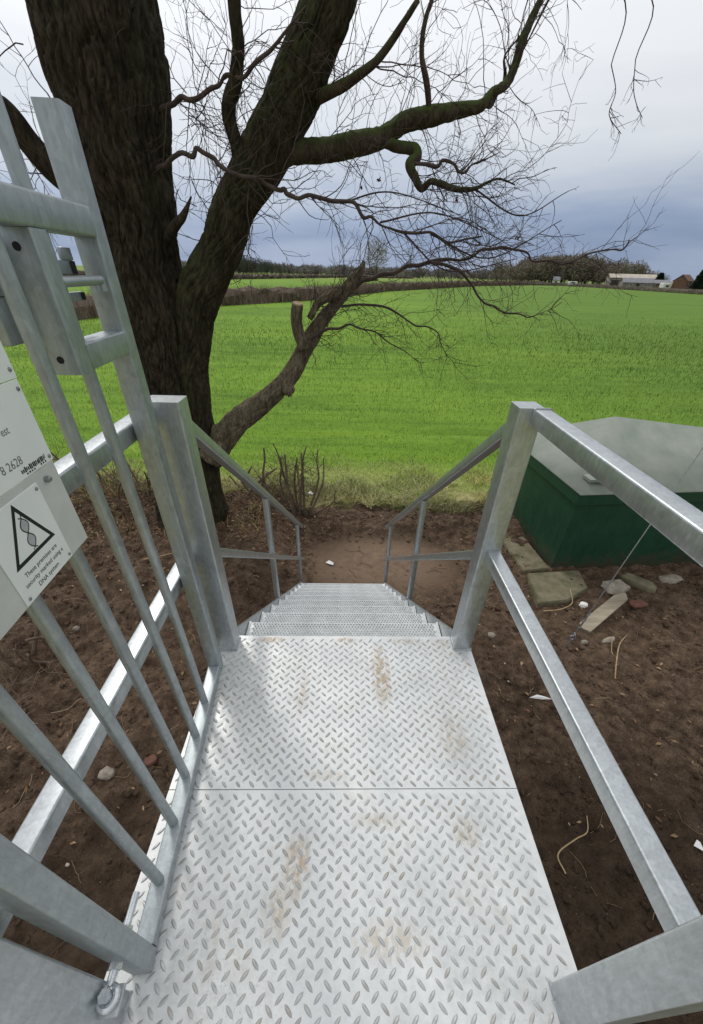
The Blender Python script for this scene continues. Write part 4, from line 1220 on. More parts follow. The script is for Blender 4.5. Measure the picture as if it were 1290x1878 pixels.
tag(blades('dry_grass', 42000, samp_margin, 0.03, 0.15, 0.009, STRAWS, seed=4, lean=1.9, zfun=mzf), 'straw coloured dry grass along the margin between soil and field', 'grass', kind='stuff')
def samp_left(g, n):
    x = g.uniform(-6.5, -1.2, n); y = g.normal(5.6, 0.5, n)
    k = (y < 6.6) & (fbm(P3(x * 1.2, y * 1.2), 2) > -0.1); x, y = x[k], y[k]
    return x, y, np.full(len(x), 1.0)
tag(blades('dry_litter', 12000, samp_left, 0.02, 0.11, 0.008, [(0.30, 0.20, 0.09), (0.38, 0.27, 0.13), (0.18, 0.11, 0.05), (0.14, 0.15, 0.04)], seed=5, lean=2.2, zfun=soil_h), 'dead grass and stalks lying under the oak and the brambles', 'dead grass', kind='stuff')

def samp_weeds(g, n):
    x = g.uniform(-5, 6, n); y = g.uniform(0.6, 6.0, n)
    k = (fbm(P3(x * 2.1 + 9, y * 2.1), 3) > 0.42) & ~((x > -0.6) & (x < 2.2) & (y > 3.0) & (y < 5.2)) & ~((x > 2.6) & (y > 3.9)); x, y = x[k], y[k]
    return x, y, np.full(len(x), 1.0)
tag(blades('soil_weeds', 9000, samp_weeds, 0.010, 0.035, 0.007, [(0.06, 0.085, 0.02), (0.09, 0.075, 0.03), (0.045, 0.06, 0.018)], seed=6, lean=1.2, zfun=soil_h), 'thin flush of tiny weeds and moss on the bare soil', 'weeds', kind='stuff')

# ================================================================== THINGS ON THE SOIL
def ico(sub=1):
    bm = bmesh.new(); bmesh.ops.create_icosphere(bm, subdivisions=sub, radius=1.0)
    v = np.array([q.co[:] for q in bm.verts]); f = np.array([[q.index for q in fc.verts] for fc in bm.faces]); bm.free()
    return v, f
IV, IF = ico(1); IV2, IF2 = ico(3)
def scatter_lumps(name, n, r0, r1, cols, seed, flat=0.7, mat='tint'):
    g = np.random.default_rng(seed)
    x = g.uniform(-5.5, 6.5, n); y = g.uniform(-0.3, 6.2, n)
    den = fbm(P3(x * 1.4 + seed, y * 1.4), 3)
    path = (x > -0.35) & (x < 1.7) & (y > 3.6) & (y < 5.0)
    k = (den > -0.15) & ~(path & (g.random(n) > 0.12)) & ~((x > 2.7) & (y > 4.1))
    x, y = x[k], y[k]; n = len(x)
    r = r0 * (r1 / r0) ** (g.random(n) ** 2.2)
    z = soil_h(x, y) + r * 0.15
    v = IV[None] * (1 + 0.35 * g.normal(size=(n, len(IV), 1))) * r[:, None, None]
    v[:, :, 2] *= flat
    sc = g.uniform(0.7, 1.4, (n, 1, 1)); v[:, :, 0:1] *= sc
    a = g.uniform(0, 6.28, n); ca, sa = np.cos(a)[:, None], np.sin(a)[:, None]
    vx = v[:, :, 0] * ca - v[:, :, 1] * sa; vy = v[:, :, 0] * sa + v[:, :, 1] * ca
    v = np.stack([vx + x[:, None], vy + y[:, None], v[:, :, 2] + z[:, None]], 2).reshape(-1, 3)
    f = (IF[None] + (np.arange(n) * len(IV))[:, None, None]).reshape(-1, 3)
    cols = np.array(cols); c = cols[g.integers(0, len(cols), n)] * g.uniform(0.7, 1.3, (n, 1))
    return obj(name, fast_mesh(name, v, f, smooth=False, colors=np.repeat(c, len(IV), 0)), M[mat])
tag(scatter_lumps('soil_crumbs', 26000, 0.004, 0.030, [(0.068, 0.040, 0.024), (0.050, 0.029, 0.017), (0.092, 0.056, 0.034)], 41, mat='soil'), 'crumbs and clods of dark brown earth lying on the bare soil', 'soil', kind='stuff')
tag(scatter_lumps('gravel', 700, 0.005, 0.019, [(0.26, 0.21, 0.16), (0.18, 0.14, 0.11), (0.36, 0.32, 0.27), (0.20, 0.09, 0.055)], 42), 'small pale stones scattered through the bare soil', 'gravel', kind='stuff')
# root hairs, straws and leaf litter
def lines_on_soil(name, n, L0, L1, w, cols, seed, box_):
    g = np.random.default_rng(seed); t = Twigs(); cc = []
    for _ in range(n):
        x = g.uniform(box_[0], box_[1]); y = g.uniform(box_[2], box_[3])
        a = g.uniform(0, 6.28); L = g.uniform(L0, L1); m = 6
        px, py = [x], [y]
        for k in range(m):
            a += g.normal() * 0.35; px.append(px[-1] + math.cos(a) * L / m); py.append(py[-1] + math.sin(a) * L / m)
        pz = soil_h(np.array(px), np.array(py)) + w * 1.2 + g.uniform(0, 0.012)
        v0 = t.n
        t.line(np.stack([px, py, pz], 1), np.full(m + 1, w * g.uniform(0.6, 1.3)), 3)
        cc.append(np.repeat(np.array([cols[g.integers(0, len(cols))]]) * g.uniform(0.7, 1.2), t.n - v0, 0))
    me = fast_mesh(name, np.concatenate(t.v), np.concatenate(t.f), colors=np.concatenate(cc))
    return obj(name, me, M['tint'])
tag(lines_on_soil('straw_bits', 900, 0.05, 0.30, 0.0024, [(0.26, 0.17, 0.10), (0.14, 0.085, 0.05), (0.34, 0.26, 0.16), (0.08, 0.05, 0.03)], 51, (-4.5, 5.0, 0.2, 6.0)), 'thin roots, straws and snapped twigs strewn over the soil', 'debris', kind='stuff')
def leaf_litter(n, seed):
    g = np.random.default_rng(seed)
    x = np.concatenate([g.normal(-3.6, 1.0, n // 2), g.normal(-1.2, 0.8, n // 4), g.uniform(-3, 5, n - n // 2 - n // 4)])
    y = np.concatenate([g.normal(5.2, 0.6, n // 2), g.normal(5.2, 0.6, n // 4), g.uniform(1, 6.2, n - n // 2 - n // 4)])
    k = (y < 6.5) & (x > -6) & ~((x > 2.6) & (y > 3.9)) & ~((x > -0.4) & (x < 1.8) & (y > 3.5) & (y < 5.1)); x, y = x[k], y[k]; n = len(x)
    z = soil_h(x, y) + 0.012
    r = g.uniform(0.012, 0.032, n)
    a = g.normal(size=(n, 3)) * np.array([1, 1, 0.35]); a /= np.linalg.norm(a, axis=1)[:, None]
    b = np.cross(a, g.normal(size=(n, 3)) * np.array([0.4, 0.4, 1])); b /= np.linalg.norm(b, axis=1)[:, None]
    c = np.stack([x, y, z], 1); up = np.array([0, 0, 1.0])
    v = np.stack([c - a * r[:, None], c + b * r[:, None] * 0.5 + up * r[:, None] * 0.3, c + a * r[:, None], c - b * r[:, None] * 0.5 + up * r[:, None] * 0.25], 1).reshape(-1, 3)
    kk = np.arange(n)[:, None] * 4
    t = np.concatenate([kk + np.array([0, 1, 2]), kk + np.array([0, 2, 3])])
    cols = np.array([(0.16, 0.085, 0.045), (0.24, 0.15, 0.08), (0.10, 0.055, 0.032), (0.30, 0.20, 0.12)])
    cc = cols[g.integers(0, 4, n)] * g.uniform(0.7, 1.2, (n, 1))
    return obj('leaf_litter', fast_mesh('leaf_litter', v, t, colors=np.repeat(cc, 4, 0)), M['tint'])
tag(leaf_litter(5200, 61), 'fallen brown oak leaves lying on the soil', 'leaves', kind='stuff')

def rock(name, x, y, size, mat, label, seed, rz=0.0, blocky=0.0, dz=0.25, cat='stone'):
    g = np.random.default_rng(seed)
    v = IV2.copy()
    if blocky:
        s = np.sign(v) * np.abs(v) ** (1 - 0.80 * blocky); v = s
    v = v * (1 + (0.16 if blocky else 0.26) * fbm(v * 1.5 + seed * 3.3, 3)[:, None])
    v = v * np.array(size) / 2
    c, s = math.cos(rz), math.sin(rz)
    v = v @ np.array([[c, s, 0], [-s, c, 0], [0, 0, 1]])
    z = soil_z(x, y)
    mb = MB(); mb.add(v + np.array([x, y, z + size[2] * dz]), IF2)
    return tag(obj(name, mb.mesh(name, 0.9), M[mat]), label, cat)
rock('stone', -1.95, 1.52, (0.13, 0.11, 0.10), 'stone', 'pale rough stone on the dark soil, seen between the gate bars', 1)
rock('brick_fragment', -1.62, 1.62, (0.10, 0.08, 0.05), 'brick', 'broken red brick lying right of the pale stone under the gate', 2, 0.5, 0.6, cat='brick')
rock('stone', -3.02, 3.05, (0.08, 0.07, 0.06), 'stone', 'small round pale stone by the dark root tangle', 3)
rock('stone', 3.07, 3.50, (0.10, 0.09, 0.07), 'paper', 'whitish lump of stone beside the stay wire, nearest the mossy concrete slab', 4)
rock('stone', 2.80, 2.92, (0.09, 0.06, 0.05), 'stone', 'small pale stone at the foot of the stay wire', 5)
rock('stone', 3.10, 2.95, (0.20, 0.07, 0.05), 'stone', 'long thin pale stone just right of the stay wire anchor', 6, 0.35)
rock('brick_fragment', 3.78, 3.52, (0.22, 0.12, 0.05), 'brick', 'half buried red brick right of the old board', 7, 0.15, 0.7, cat='brick')
rock('broken_slab', 3.62, 3.78, (0.34, 0.22, 0.08), 'stone', 'flat grey broken paving piece behind the red brick', 8, 0.3, 0.7, cat='slab')
rock('broken_slab', 4.02, 3.92, (0.42, 0.18, 0.12), 'concrete', 'tilted mossy concrete fragment in front of the green cabinet', 9, -0.8, 0.7, cat='slab')
rock('stone', 4.60, 4.05, (0.36, 0.16, 0.10), 'stone', 'flat buff stone against the foot of the green cabinet', 10, 0.1)
rock('stone', 1.72, 2.98, (0.09, 0.08, 0.07), 'stone', 'small grey stone close to the foot of the right hand post', 11)
rock('stone', 1.35, 2.05, (0.07, 0.06, 0.05), 'stone', 'pebble in the soil beside the right edge of the deck', 12)

def flake(name, x, y, pts, label, rz=0.0, h=0.012, mat='paper', z=None, cat='litter'):
    z = (soil_z(x, y) if z is None else z) + 0.008
    c, s = math.cos(rz), math.sin(rz)
    top = [(x + a * c - b * s, y + a * s + b * c, z + h + dz) for a, b, dz in pts]
    bot = [(p[0], p[1], p[2] - 0.003) for p in top]
    n = len(pts); ctr = np.mean(np.array(top), 0) + np.array([0, 0, h * 0.6])
    v = top + bot + [tuple(ctr), tuple(ctr - np.array([0, 0, 0.003]))]
    f = [(i, (i + 1) % n, 2 * n) for i in range(n)] + [(n + (i + 1) % n, n + i, 2 * n + 1) for i in range(n)] + [(i, n + i, n + (i + 1) % n, (i + 1) % n) for i in range(n)]
    mb = MB(); mb.add(v, f)
    return tag(obj(name, mb.mesh(name, 0.5), M[mat]), label, cat)
flake('paper_scrap', -0.185, 4.42, [(-0.06, 0.02, 0), (-0.01, 0.05, 0.02), (0.06, 0.0, 0.01), (0.05, -0.04, 0), (-0.02, -0.02, 0.01)], 'crumpled white paper scrap on the trodden earth below the stair')
flake('paper_scrap', -0.60, 6.25, [(-0.06, 0.02, 0.01), (0.01, 0.05, 0.03), (0.07, 0.02, 0), (0.03, -0.04, 0.01)], 'white scrap in the dry grass behind the cut back shrub', z=-1.88)
flake('paper_scrap', 2.63, 0.97, [(-0.035, 0.0, 0), (0.0, 0.03, 0.02), (0.03, 0.02, 0), (0.01, -0.04, 0.01)], 'small bright white scrap on the soil at the far right of the mid rail')
flake('paper_scrap', 1.98, 2.20, [(-0.10, 0.01, 0), (-0.02, 0.03, 0.02), (0.04, 0.02, 0.01), (0.11, -0.02, 0.02), (0.02, -0.01, 0)], 'torn pale scrap on the soil beside the deck edge')
flake('paper_scrap', -0.05, 3.86, [(-0.03, 0.01, 0), (0.0, 0.02, 0.01), (0.03, 0.0, 0), (0.0, -0.02, 0)], 'tiny white scrap just beyond the lowest step')

def stalk(pts, r, label, mat='straw', name='dry_stalk'):
    P = catmull(np.array([(x, y, soil_z(x, y) + r + dz) for x, y, dz in pts]), 6)
    v, _, q = tube(P, np.linspace(r, r * 0.6, len(P)), 6)
    return tag(obj(name, fast_mesh(name, v.reshape(-1, 3), q, smooth=True), M[mat]), label, 'twig')
stalk([(2.90, 2.45, 0.0), (2.98, 2.62, 0.05), (3.15, 2.85, 0.07), (3.42, 3.08, 0.01)], 0.008, 'pale curved stalk on the soil below the old board')
stalk([(2.50, 3.38, 0.02), (2.72, 3.40, 0.04), (2.93, 3.52, 0.05), (2.98, 3.72, 0.10)], 0.008, 'bent straw lying across the corner of the mossy slab')
stalk([(1.66, 0.86, 0.0), (1.66, 0.98, 0.02), (1.80, 1.05, 0.03), (1.92, 1.10, 0.02), (1.96, 1.20, 0.0)], 0.006, 'crooked orange brown root on the dark soil between deck and mid rail')
stalk([(3.12, 2.95, 0.06), (3.05, 2.80, 0.02), (3.02, 2.70, 0.0)], 0.006, 'short dry stalk beside the long thin stone')
stalk([(-2.55, 3.95, 0.02), (-2.35, 4.0, 0.03), (-2.05, 4.15, 0.02), (-1.85, 4.12, 0.0)], 0.007, 'pale twig on the bank, seen between the gate bars')

# old board by the stay wire
bd = root('old_board', (3.28, 3.36, soil_z(3.28, 3.36)), 'short weathered pale board lying beside the stay wire', 'board')
def board(m):
    a = math.atan2(3.65 - 3.08, 3.70 - 2.87)
    Mx = Matrix.Translation((3.28, 3.38, soil_z(3.28, 3.38) + 0.045)) @ Matrix.Rotation(a, 4, 'Z') @ Matrix.Rotation(-0.05, 4, 'Y')
    pr = [(-0.50, -0.075), (0.40, -0.07), (0.50, 0.0), (0.44, 0.07), (-0.46, 0.075), (-0.52, 0.02)]
    v = [Mx @ Vector((x, y, z)) for z in (-0.018, 0.018) for x, y in pr]
    n = len(pr)
    m.add([q[:] for q in v], [tuple(range(n - 1, -1, -1)), tuple(range(n, 2 * n))] + [(i, (i + 1) % n, n + (i + 1) % n, n + i) for i in range(n)])
mb = MB(); board(mb); obj('plank', mb.mesh('plank'), M['pale_wood'], bd)

# ================================================================== GREEN EQUIPMENT CABINET
CC = Vector((2.945, 4.205, 0)); CR = math.radians(5.0)
cab = root('equipment_cabinet', (CC.x, CC.y, -2.02), 'low dark green equipment cabinet with shallow grey pyramid roof', 'cabinet', CR)
CWd, CDp = 3.6, 2.15
def cpart(name, fn, mat, smooth=None, parent=None):
    mb = MB(); fn(mb); return obj(name, mb.mesh(name, smooth), M[mat], parent or cab, local=True)
zb = 2.02
wall = cpart('wall', lambda m: box(m, (0.03, 0.03, 0.0), (CWd - 0.03, CDp - 0.03, zb - 0.915), 0.008), 'green_wall')
cpart('fascia', lambda m: box(m, (0.0, 0.0, zb - 0.912), (CWd, CDp, zb - 0.752), 0.012), 'green_wall')
def roof(m):
    e = -0.012; z0 = zb - 0.750; z1 = zb - 0.738; za = zb - 0.16
    a = [(e, e), (CWd - e, e), (CWd - e, CDp - e), (e, CDp - e)]
    v = [(x, y, z0) for x, y in a] + [(x, y, z1) for x, y in a]
    v += [(1.03, 1.20, za), (2.50, 1.20, za - 0.17)]
    f = [(3, 2, 1, 0)] + [(i, (i + 1) % 4, 4 + (i + 1) % 4, 4 + i) for i in range(4)]
    f += [(4, 5, 9, 8), (5, 6, 9), (6, 7, 8, 9), (7, 4, 8)]
    m.add(v, f)
rf = cpart('roof', roof, 'roof_grey', 1.2)
def lift(m):
    sl = 0.578 / 1.20
    for (x0, x1, y0, y1) in ((0.13, 0.40, 0.10, 0.26),):
        zz = lambda x, y: zb - 0.738 + min(x / 1.03 * 0.578, y * sl) + 0.012
        v = [(x, y, zz(x, y) + k) for k in (-0.004, 0.016) for x, y in ((x0, y0), (x1, y0), (x1, y1), (x0, y1))]
        zm = max(p[2] for p in v[:4])
        v = [(p[0], p[1], (zm - 0.03 if i < 4 else zm + 0.006)) for i, p in enumerate(v)]
        m.add(v, [(3, 2, 1, 0), (4, 5, 6, 7)] + [(i, (i + 1) % 4, 4 + (i + 1) % 4, 4 + i) for i in range(4)])
cpart('roof_cover_plate', lift, 'roof_grey', parent=rf)

# concrete base pieces showing in front of and beside it
def slab(name, pts, z, th, label, seed):
    g = np.random.default_rng(seed)
    ctr = np.mean(np.array(pts), 0)
    rt = root(name, (ctr[0], ctr[1], z - th), label, 'slab')
    bm = bmesh.new()
    vs = [bm.verts.new((x, y, z + g.normal() * 0.006)) for x, y in pts]
    fc = bm.faces.new(vs)
    ex = bmesh.ops.extrude_face_region(bm, geom=[fc])
    for q in ex['geom']:
        if isinstance(q, bmesh.types.BMVert): q.co.z -= th
    bmesh.ops.recalc_face_normals(bm, faces=bm.faces[:])
    bmesh.ops.bevel(bm, geom=bm.edges[:], offset=0.012, segments=2, affect='EDGES')
    me = bpy.data.meshes.new('slab_block'); bm.to_mesh(me); bm.free()
    return obj('slab_block', me, M['concrete'], rt)
slab('concrete_slab', [(2.46, 3.46), (2.88, 3.55), (3.26, 3.78), (3.33, 4.16), (2.56, 4.08)], -1.895, 0.14, 'mossy concrete slab at the front corner of the green cabinet', 3)
slab('concrete_slab', [(2.52, 4.13), (2.93, 4.20), (2.78, 5.9), (2.44, 5.85)], -1.900, 0.14, 'mossy concrete slab along the left side of the green cabinet', 4)

# ================================================================== STAY WIRE
sw = root('stay_wire', (2.536, 2.843, -2.0), 'taut steel stay wire rising from the soil in front of the green cabinet', 'cable')
A0 = np.array([2.50, 2.826, -2.20]); dirw = np.array([0.41, 0.157, 2.314]); dirw /= np.linalg.norm(dirw)
def wp(t): return A0 + dirw * t
cz = MB()
for k in range(3):
    n = 420; tt2 = np.linspace(0.62, 9.0, n); ph = tt2 * 60 + k * 2.094
    e1, s1_, u1 = frame(dirw)
    P = wp(0)[None] + dirw[None] * tt2[:, None] + 0.0030 * (np.cos(ph)[:, None] * s1_[None] + np.sin(ph)[:, None] * u1[None])
    v, _, q = tube(P, np.full(n, 0.0034), 5); cz.add(v.reshape(-1, 3), q)
obj('cable', cz.mesh('cable', 3.14), M['galv'], sw)
mb = MB(); rod(mb, wp(0.0), wp(0.36), 0.010, 10); ring(mb, wp(0.385), (0.3, 1, 0), 0.026, 0.008); obj('anchor_rod', mb.mesh('anchor_rod', 0.8), M['rivet'], sw)
mb = MB(); ring(mb, wp(0.432), (1, -0.3, 0), 0.024, 0.007)
rod(mb, wp(0.45), wp(0.80), 0.0055, 8); rod(mb, wp(0.45) + np.array([0.016, 0.006, 0]), wp(0.76) + np.array([0.014, 0.005, 0]), 0.0055, 8)
for t in (0.54, 0.63, 0.72):
    rod(mb, wp(t) + np.array([-0.010, 0, 0]), wp(t) + np.array([0.026, 0.006, 0.004]), 0.010, 8)
obj('wire_grip', mb.mesh('wire_grip', 0.8), M['rivet'], sw)

# ================================================================== THE FAR SIDE OF THE FIELD
def hedge(name, line, h, w, n, cols, label, seed, th=0.05, core=True):
    g = np.random.default_rng(seed)
    rt = root(name, (line[0][0], line[0][1], GZ), label, 'hedge')
    L = np.array(line, float); seg = np.linalg.norm(np.diff(L, axis=0), axis=1); cum = np.concatenate([[0], np.cumsum(seg)])
    # geometric spread so that the near end is dense
    u = g.random(n)
    d0 = np.linalg.norm(L[0]); 
    s = cum[-1] * (u ** 1.7)
    i = np.clip(np.searchsorted(cum, s) - 1, 0, len(seg) - 1); t = ((s - cum[i]) / seg[i])[:, None]
    p = L[i] * (1 - t) + L[i + 1] * t
    dist = np.linalg.norm(p, axis=1); sc = np.clip(dist / 50, 0.6, 5.0)
    p = p + g.normal(size=(n, 2)) * w * 0.35
    hh = h * g.uniform(0.45, 1.08, n) * (1 + 0.18 * perlin(P3(p[:, 0] * 0.35, p[:, 1] * 0.35)))
    z0 = GZ + g.uniform(0, 0.5, n) * hh * 0.6
    lean = g.normal(size=(n, 2)) * 0.25 * hh[:, None]
    a = g.uniform(0, 6.28, n); ww = th * sc * g.uniform(0.5, 1.4, n)
    side = np.stack([np.cos(a), np.sin(a), g.normal(size=n) * 0.3], 1) * ww[:, None]
    b = np.stack([p[:, 0], p[:, 1], z0], 1); tp = np.stack([p[:, 0] + lean[:, 0], p[:, 1] + lean[:, 1], GZ + hh], 1)
    v = np.stack([b - side, b + side, tp], 1).reshape(-1, 3)
    f = np.arange(n * 3).reshape(-1, 3)
    cols = np.array(cols); c = cols[g.integers(0, len(cols), n)] * g.uniform(0.7, 1.3, (n, 1))
    tag(obj('hedge_twigs', fast_mesh('hedge_twigs', v, f, colors=np.repeat(c, 3, 0)), M['tint'], rt), kind='stuff')
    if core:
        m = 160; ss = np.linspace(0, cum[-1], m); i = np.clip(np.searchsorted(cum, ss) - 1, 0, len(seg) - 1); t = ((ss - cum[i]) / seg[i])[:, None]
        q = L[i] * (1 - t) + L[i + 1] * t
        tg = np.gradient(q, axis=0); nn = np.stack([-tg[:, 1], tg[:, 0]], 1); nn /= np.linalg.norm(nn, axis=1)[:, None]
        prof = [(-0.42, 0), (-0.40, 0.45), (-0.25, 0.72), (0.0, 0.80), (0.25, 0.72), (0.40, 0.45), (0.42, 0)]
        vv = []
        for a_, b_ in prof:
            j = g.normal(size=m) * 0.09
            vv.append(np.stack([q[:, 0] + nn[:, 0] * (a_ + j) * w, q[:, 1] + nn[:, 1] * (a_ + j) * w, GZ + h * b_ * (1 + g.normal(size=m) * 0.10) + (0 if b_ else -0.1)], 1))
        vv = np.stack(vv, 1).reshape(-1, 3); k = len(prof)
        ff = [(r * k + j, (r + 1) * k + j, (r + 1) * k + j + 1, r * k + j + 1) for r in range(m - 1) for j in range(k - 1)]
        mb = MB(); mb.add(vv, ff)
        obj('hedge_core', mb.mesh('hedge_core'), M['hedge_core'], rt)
    return rt
M['hedge_core'] = simple('hedge_core_brown', (0.085, 0.060, 0.046), (0.155, 0.112, 0.086), 1.6, 0.95, 0, 0.5, 0.2)  # mottled brown for the solid inner mass of the hedges
HB = [(0.17, 0.122, 0.095), (0.12, 0.086, 0.066), (0.23, 0.17, 0.13), (0.15, 0.115, 0.08)]
hedge('field_hedge', [(-24, 22), (-22, 30), (-19.5, 40), (-15.5, 50), (-5.6, 65.5), (8.6, 106), (55, 192), (112, 262)], 1.9, 2.0, 26000, HB, 'bare brown hedge along the left edge of the near field', 71, 0.03)
hedge('field_hedge', [(-160, 120), (-52, 165), (-43, 202), (3, 374), (60, 420)], 2.2, 3.0, 7000, [(0.05, 0.055, 0.03), (0.08, 0.065, 0.05), (0.06, 0.07, 0.03)], 'dark hedge between the two far strips of green field', 72, 0.05)

def crown(g, c, rx, rz, n, cols, size, up=0.5, thin=0.14):
    """loose crown of thin slivers"""
    d = g.normal(size=(n, 3)); d /= np.linalg.norm(d, axis=1)[:, None]
    r = g.random(n) ** 0.45
    p = d * r[:, None] * np.array([rx, rx, rz]) + np.array(c)
    a = d * 0.8 + g.normal(size=(n, 3)) * 0.6 + np.array([0, 0, up]); a /= np.linalg.norm(a, axis=1)[:, None]
    b = np.cross(a, g.normal(size=(n, 3))); b /= np.linalg.norm(b, axis=1)[:, None]
    L = size * g.uniform(0.6, 1.5, n)[:, None]; w = L * thin
    v = np.stack([p - b * w, p + b * w, p + a * L], 1).reshape(-1, 3)
    cols = np.array(cols); cc = cols[g.integers(0, len(cols), n)] * g.uniform(0.7, 1.3, (n, 1))
    return v, np.repeat(cc, 3, 0)
def wood(name, spots, cols, label, seed, dens=230, trunk=True):
    g = np.random.default_rng(seed); V = []; Cc = []
    for (x, y, r, h) in spots:
        v, c = crown(g, (x, y, GZ + h * 0.58), r, h * 0.44, int(dens * r), cols, r * 0.30)
        V.append(v); Cc.append(c)
        # trunk as a thin three-sided sliver
        tw_ = r * 0.05
        V.append(np.array([(x - tw_, y, GZ), (x + tw_, y, GZ), (x, y, GZ + h * 0.8), (x, y - tw_, GZ), (x, y + tw_, GZ), (x, y, GZ + h * 0.8)])); Cc.append(np.tile(np.array([[0.06, 0.05, 0.04]]), (6, 1)))
    V = np.concatenate(V); Cc = np.concatenate(Cc)
    return tag(obj(name, fast_mesh(name, V, np.arange(len(V)).reshape(-1, 3), colors=Cc), M['tint']), label, 'woodland', kind='stuff')
WB = [(0.22, 0.185, 0.155), (0.18, 0.155, 0.125), (0.26, 0.22, 0.18), (0.19, 0.18, 0.12)]
g0 = np.random.default_rng(77)
sp = []
for _ in range(300):                                  # the wood behind the farm
    u = g0.random()
    x = 130 + 82 * u + g0.normal() * 3; y = 380 - 85 * u + g0.uniform(0, 60)
    h = (9 + 7.5 * math.sin(math.pi * min(1, u * 1.05)) ) * g0.uniform(0.55, 1.10)
    if u > 0.88: h *= 0.75
    sp.append((x, y, h * 0.36, h))
wood('woodland', sp, WB, 'grey brown leafless wood on the skyline behind the farm', 78, 130)
sp = []
for _ in range(420):                                  # low tree line along the horizon
    u = g0.random(); x = -230 + 420 * u; y = 520 + 60 * g0.random()
    h = g0.uniform(3, 9.5); sp.append((x, y, h * 0.75, h))
wood('woodland', sp, [(0.24, 0.215, 0.21), (0.19, 0.175, 0.175), (0.22, 0.215, 0.18)], 'long low line of bare trees along the distant horizon', 79, 55)
sp = []
for _ in range(80):                                   # dark pines on the left
    u = g0.random(); x = -104 + 52 * u; y = 400 + 30 * g0.random()
    h = (16.5 - 8 * u) * g0.uniform(0.6, 1.05); sp.append((x, y, h * 0.26, h))
wood('pine_wood', sp, [(0.060, 0.080, 0.055), (0.080, 0.098, 0.065), (0.085, 0.085, 0.065)], 'dark evergreen wood on the horizon just right of the leaning stem', 80, 150)

def bare_tree(name, x, y, h, label, seed, cols=WB):
    g = np.random.default_rng(seed)
    rt = root(name, (x, y, GZ), label, 'tree', group=None)
    t = Twigs(); t.r = g
    trunk = [(x, y, GZ - 0.1, h * 0.022), (x + 0.1, y, GZ + h * 0.3, h * 0.017), (x, y, GZ + h * 0.6, h * 0.010), (x + 0.2, y, GZ + h * 0.9, h * 0.003)]
    obj('trunk', branch_mesh('trunk', trunk, 8, h * 0.06, 0.01), M['twig'], rt)
    v, c = crown(g, (x, y, GZ + h * 0.62), h * 0.36, h * 0.38, 800, cols, h * 0.15, thin=0.035)
    tag(obj('crown', fast_mesh('crown', v, np.arange(len(v)).reshape(-1, 3), colors=c), M['tint'], rt), kind='stuff')
    return rt
bare_tree('bare_tree', 16.5, 251, 17.5, 'rounded bare tree standing alone on the horizon above the sawn limb', 81)
bare_tree('bare_tree', 76, 235, 10.5, 'small bare tree right of the lone round tree, by the far hedge', 82)
bare_tree('bare_tree', 92, 262, 9.0, 'second small bare tree by the far hedge, nearer the wood', 83)

# farm buildings
def quad_house(name, cx, cy, rz, W_, D_, eave, ridge, label, wallm, roofm, cat, wins=(), doors=(), open_front=False):
    rt = root(name, (cx, cy, GZ), label, cat, rz)
    def walls(m):
        x, y = W_ / 2, D_ / 2
        v = [(-x, -y, 0), (x, -y, 0), (x, y, 0), (-x, y, 0), (-x, -y, eave), (x, -y, eave), (x, y, eave), (-x, y, eave), (-x, 0, ridge - 0.05), (x, 0, ridge - 0.05)]
        f = [(0, 1, 5, 4), (2, 3, 7, 6), (1, 2, 6, 9, 5), (3, 0, 4, 8, 7)]
        m.add(v, f)
    mb = MB(); walls(mb); obj('wall', mb.mesh('wall'), M[wallm], rt, local=True)
    def rof(m):
        x, y = W_ / 2 + 0.3, D_ / 2 + 0.35; k = (ridge - eave) / (D_ / 2)
        for s in (-1, 1):
            v = [(-x, s * y, eave - 0.35 * k), (x, s * y, eave - 0.35 * k), (x, 0, ridge), (-x, 0, ridge)]
            v += [(p[0], p[1], p[2] + 0.15) for p in v]
            m.add(v, [(0, 1, 2, 3), (7, 6, 5, 4), (0, 4, 5, 1), (1, 5, 6, 2), (2, 6, 7, 3), (3, 7, 4, 0)])
    mb = MB(); rof(mb); ro = obj('roof', mb.mesh('roof'), M[roofm], rt, local=True)
    for (a, b, w, h) in wins:
        mb = MB(); box(mb, (a - w / 2, -D_ / 2 - 0.06, b - h / 2), (a + w / 2, -D_ / 2 - 0.01, b + h / 2)); fr = obj('window', mb.mesh('window'), M['white_paint'], rt, local=True)
        mb = MB(); box(mb, (a - w / 2 + 0.1, -D_ / 2 - 0.08, b - h / 2 + 0.1), (a + w / 2 - 0.1, -D_ / 2 - 0.062, b + h / 2 - 0.1)); obj('pane', mb.mesh('pane'), M['dark_glass'], fr, local=True)
    for (a, w, h) in doors:
        mb = MB(); box(mb, (a - w / 2, -D_ / 2 - 0.06, 0.02), (a + w / 2, -D_ / 2 - 0.01, h)); obj('door', mb.mesh('door'), M['dark_door'], rt, local=True)
    return rt
M['white_paint'] = simple('white_paint', (0.68, 0.68, 0.66), (0.78, 0.78, 0.76), 2, 0.6, 0, 0)
M['dark_glass'] = simple('dark_glass', (0.02, 0.025, 0.03), (0.04, 0.045, 0.05), 3, 0.15, 0, 0)
M['dark_door'] = simple('dark_doorway', (0.02, 0.018, 0.016), (0.045, 0.04, 0.035), 1, 0.9, 0, 0)
M['barn_roof'] = simple('barn_roof_sheet', (0.34, 0.30, 0.25), (0.52, 0.46, 0.38), 0.6, 0.8, 0, 0)
M['barn_wall'] = simple('barn_wall_boards', (0.17, 0.14, 0.135), (0.27, 0.23, 0.22), 0.5, 0.9, 0, 0)
M['red_brick'] = simple('red_brick_wall', (0.13, 0.066, 0.048), (0.19, 0.098, 0.07), 0.9, 0.9, 0, 0)
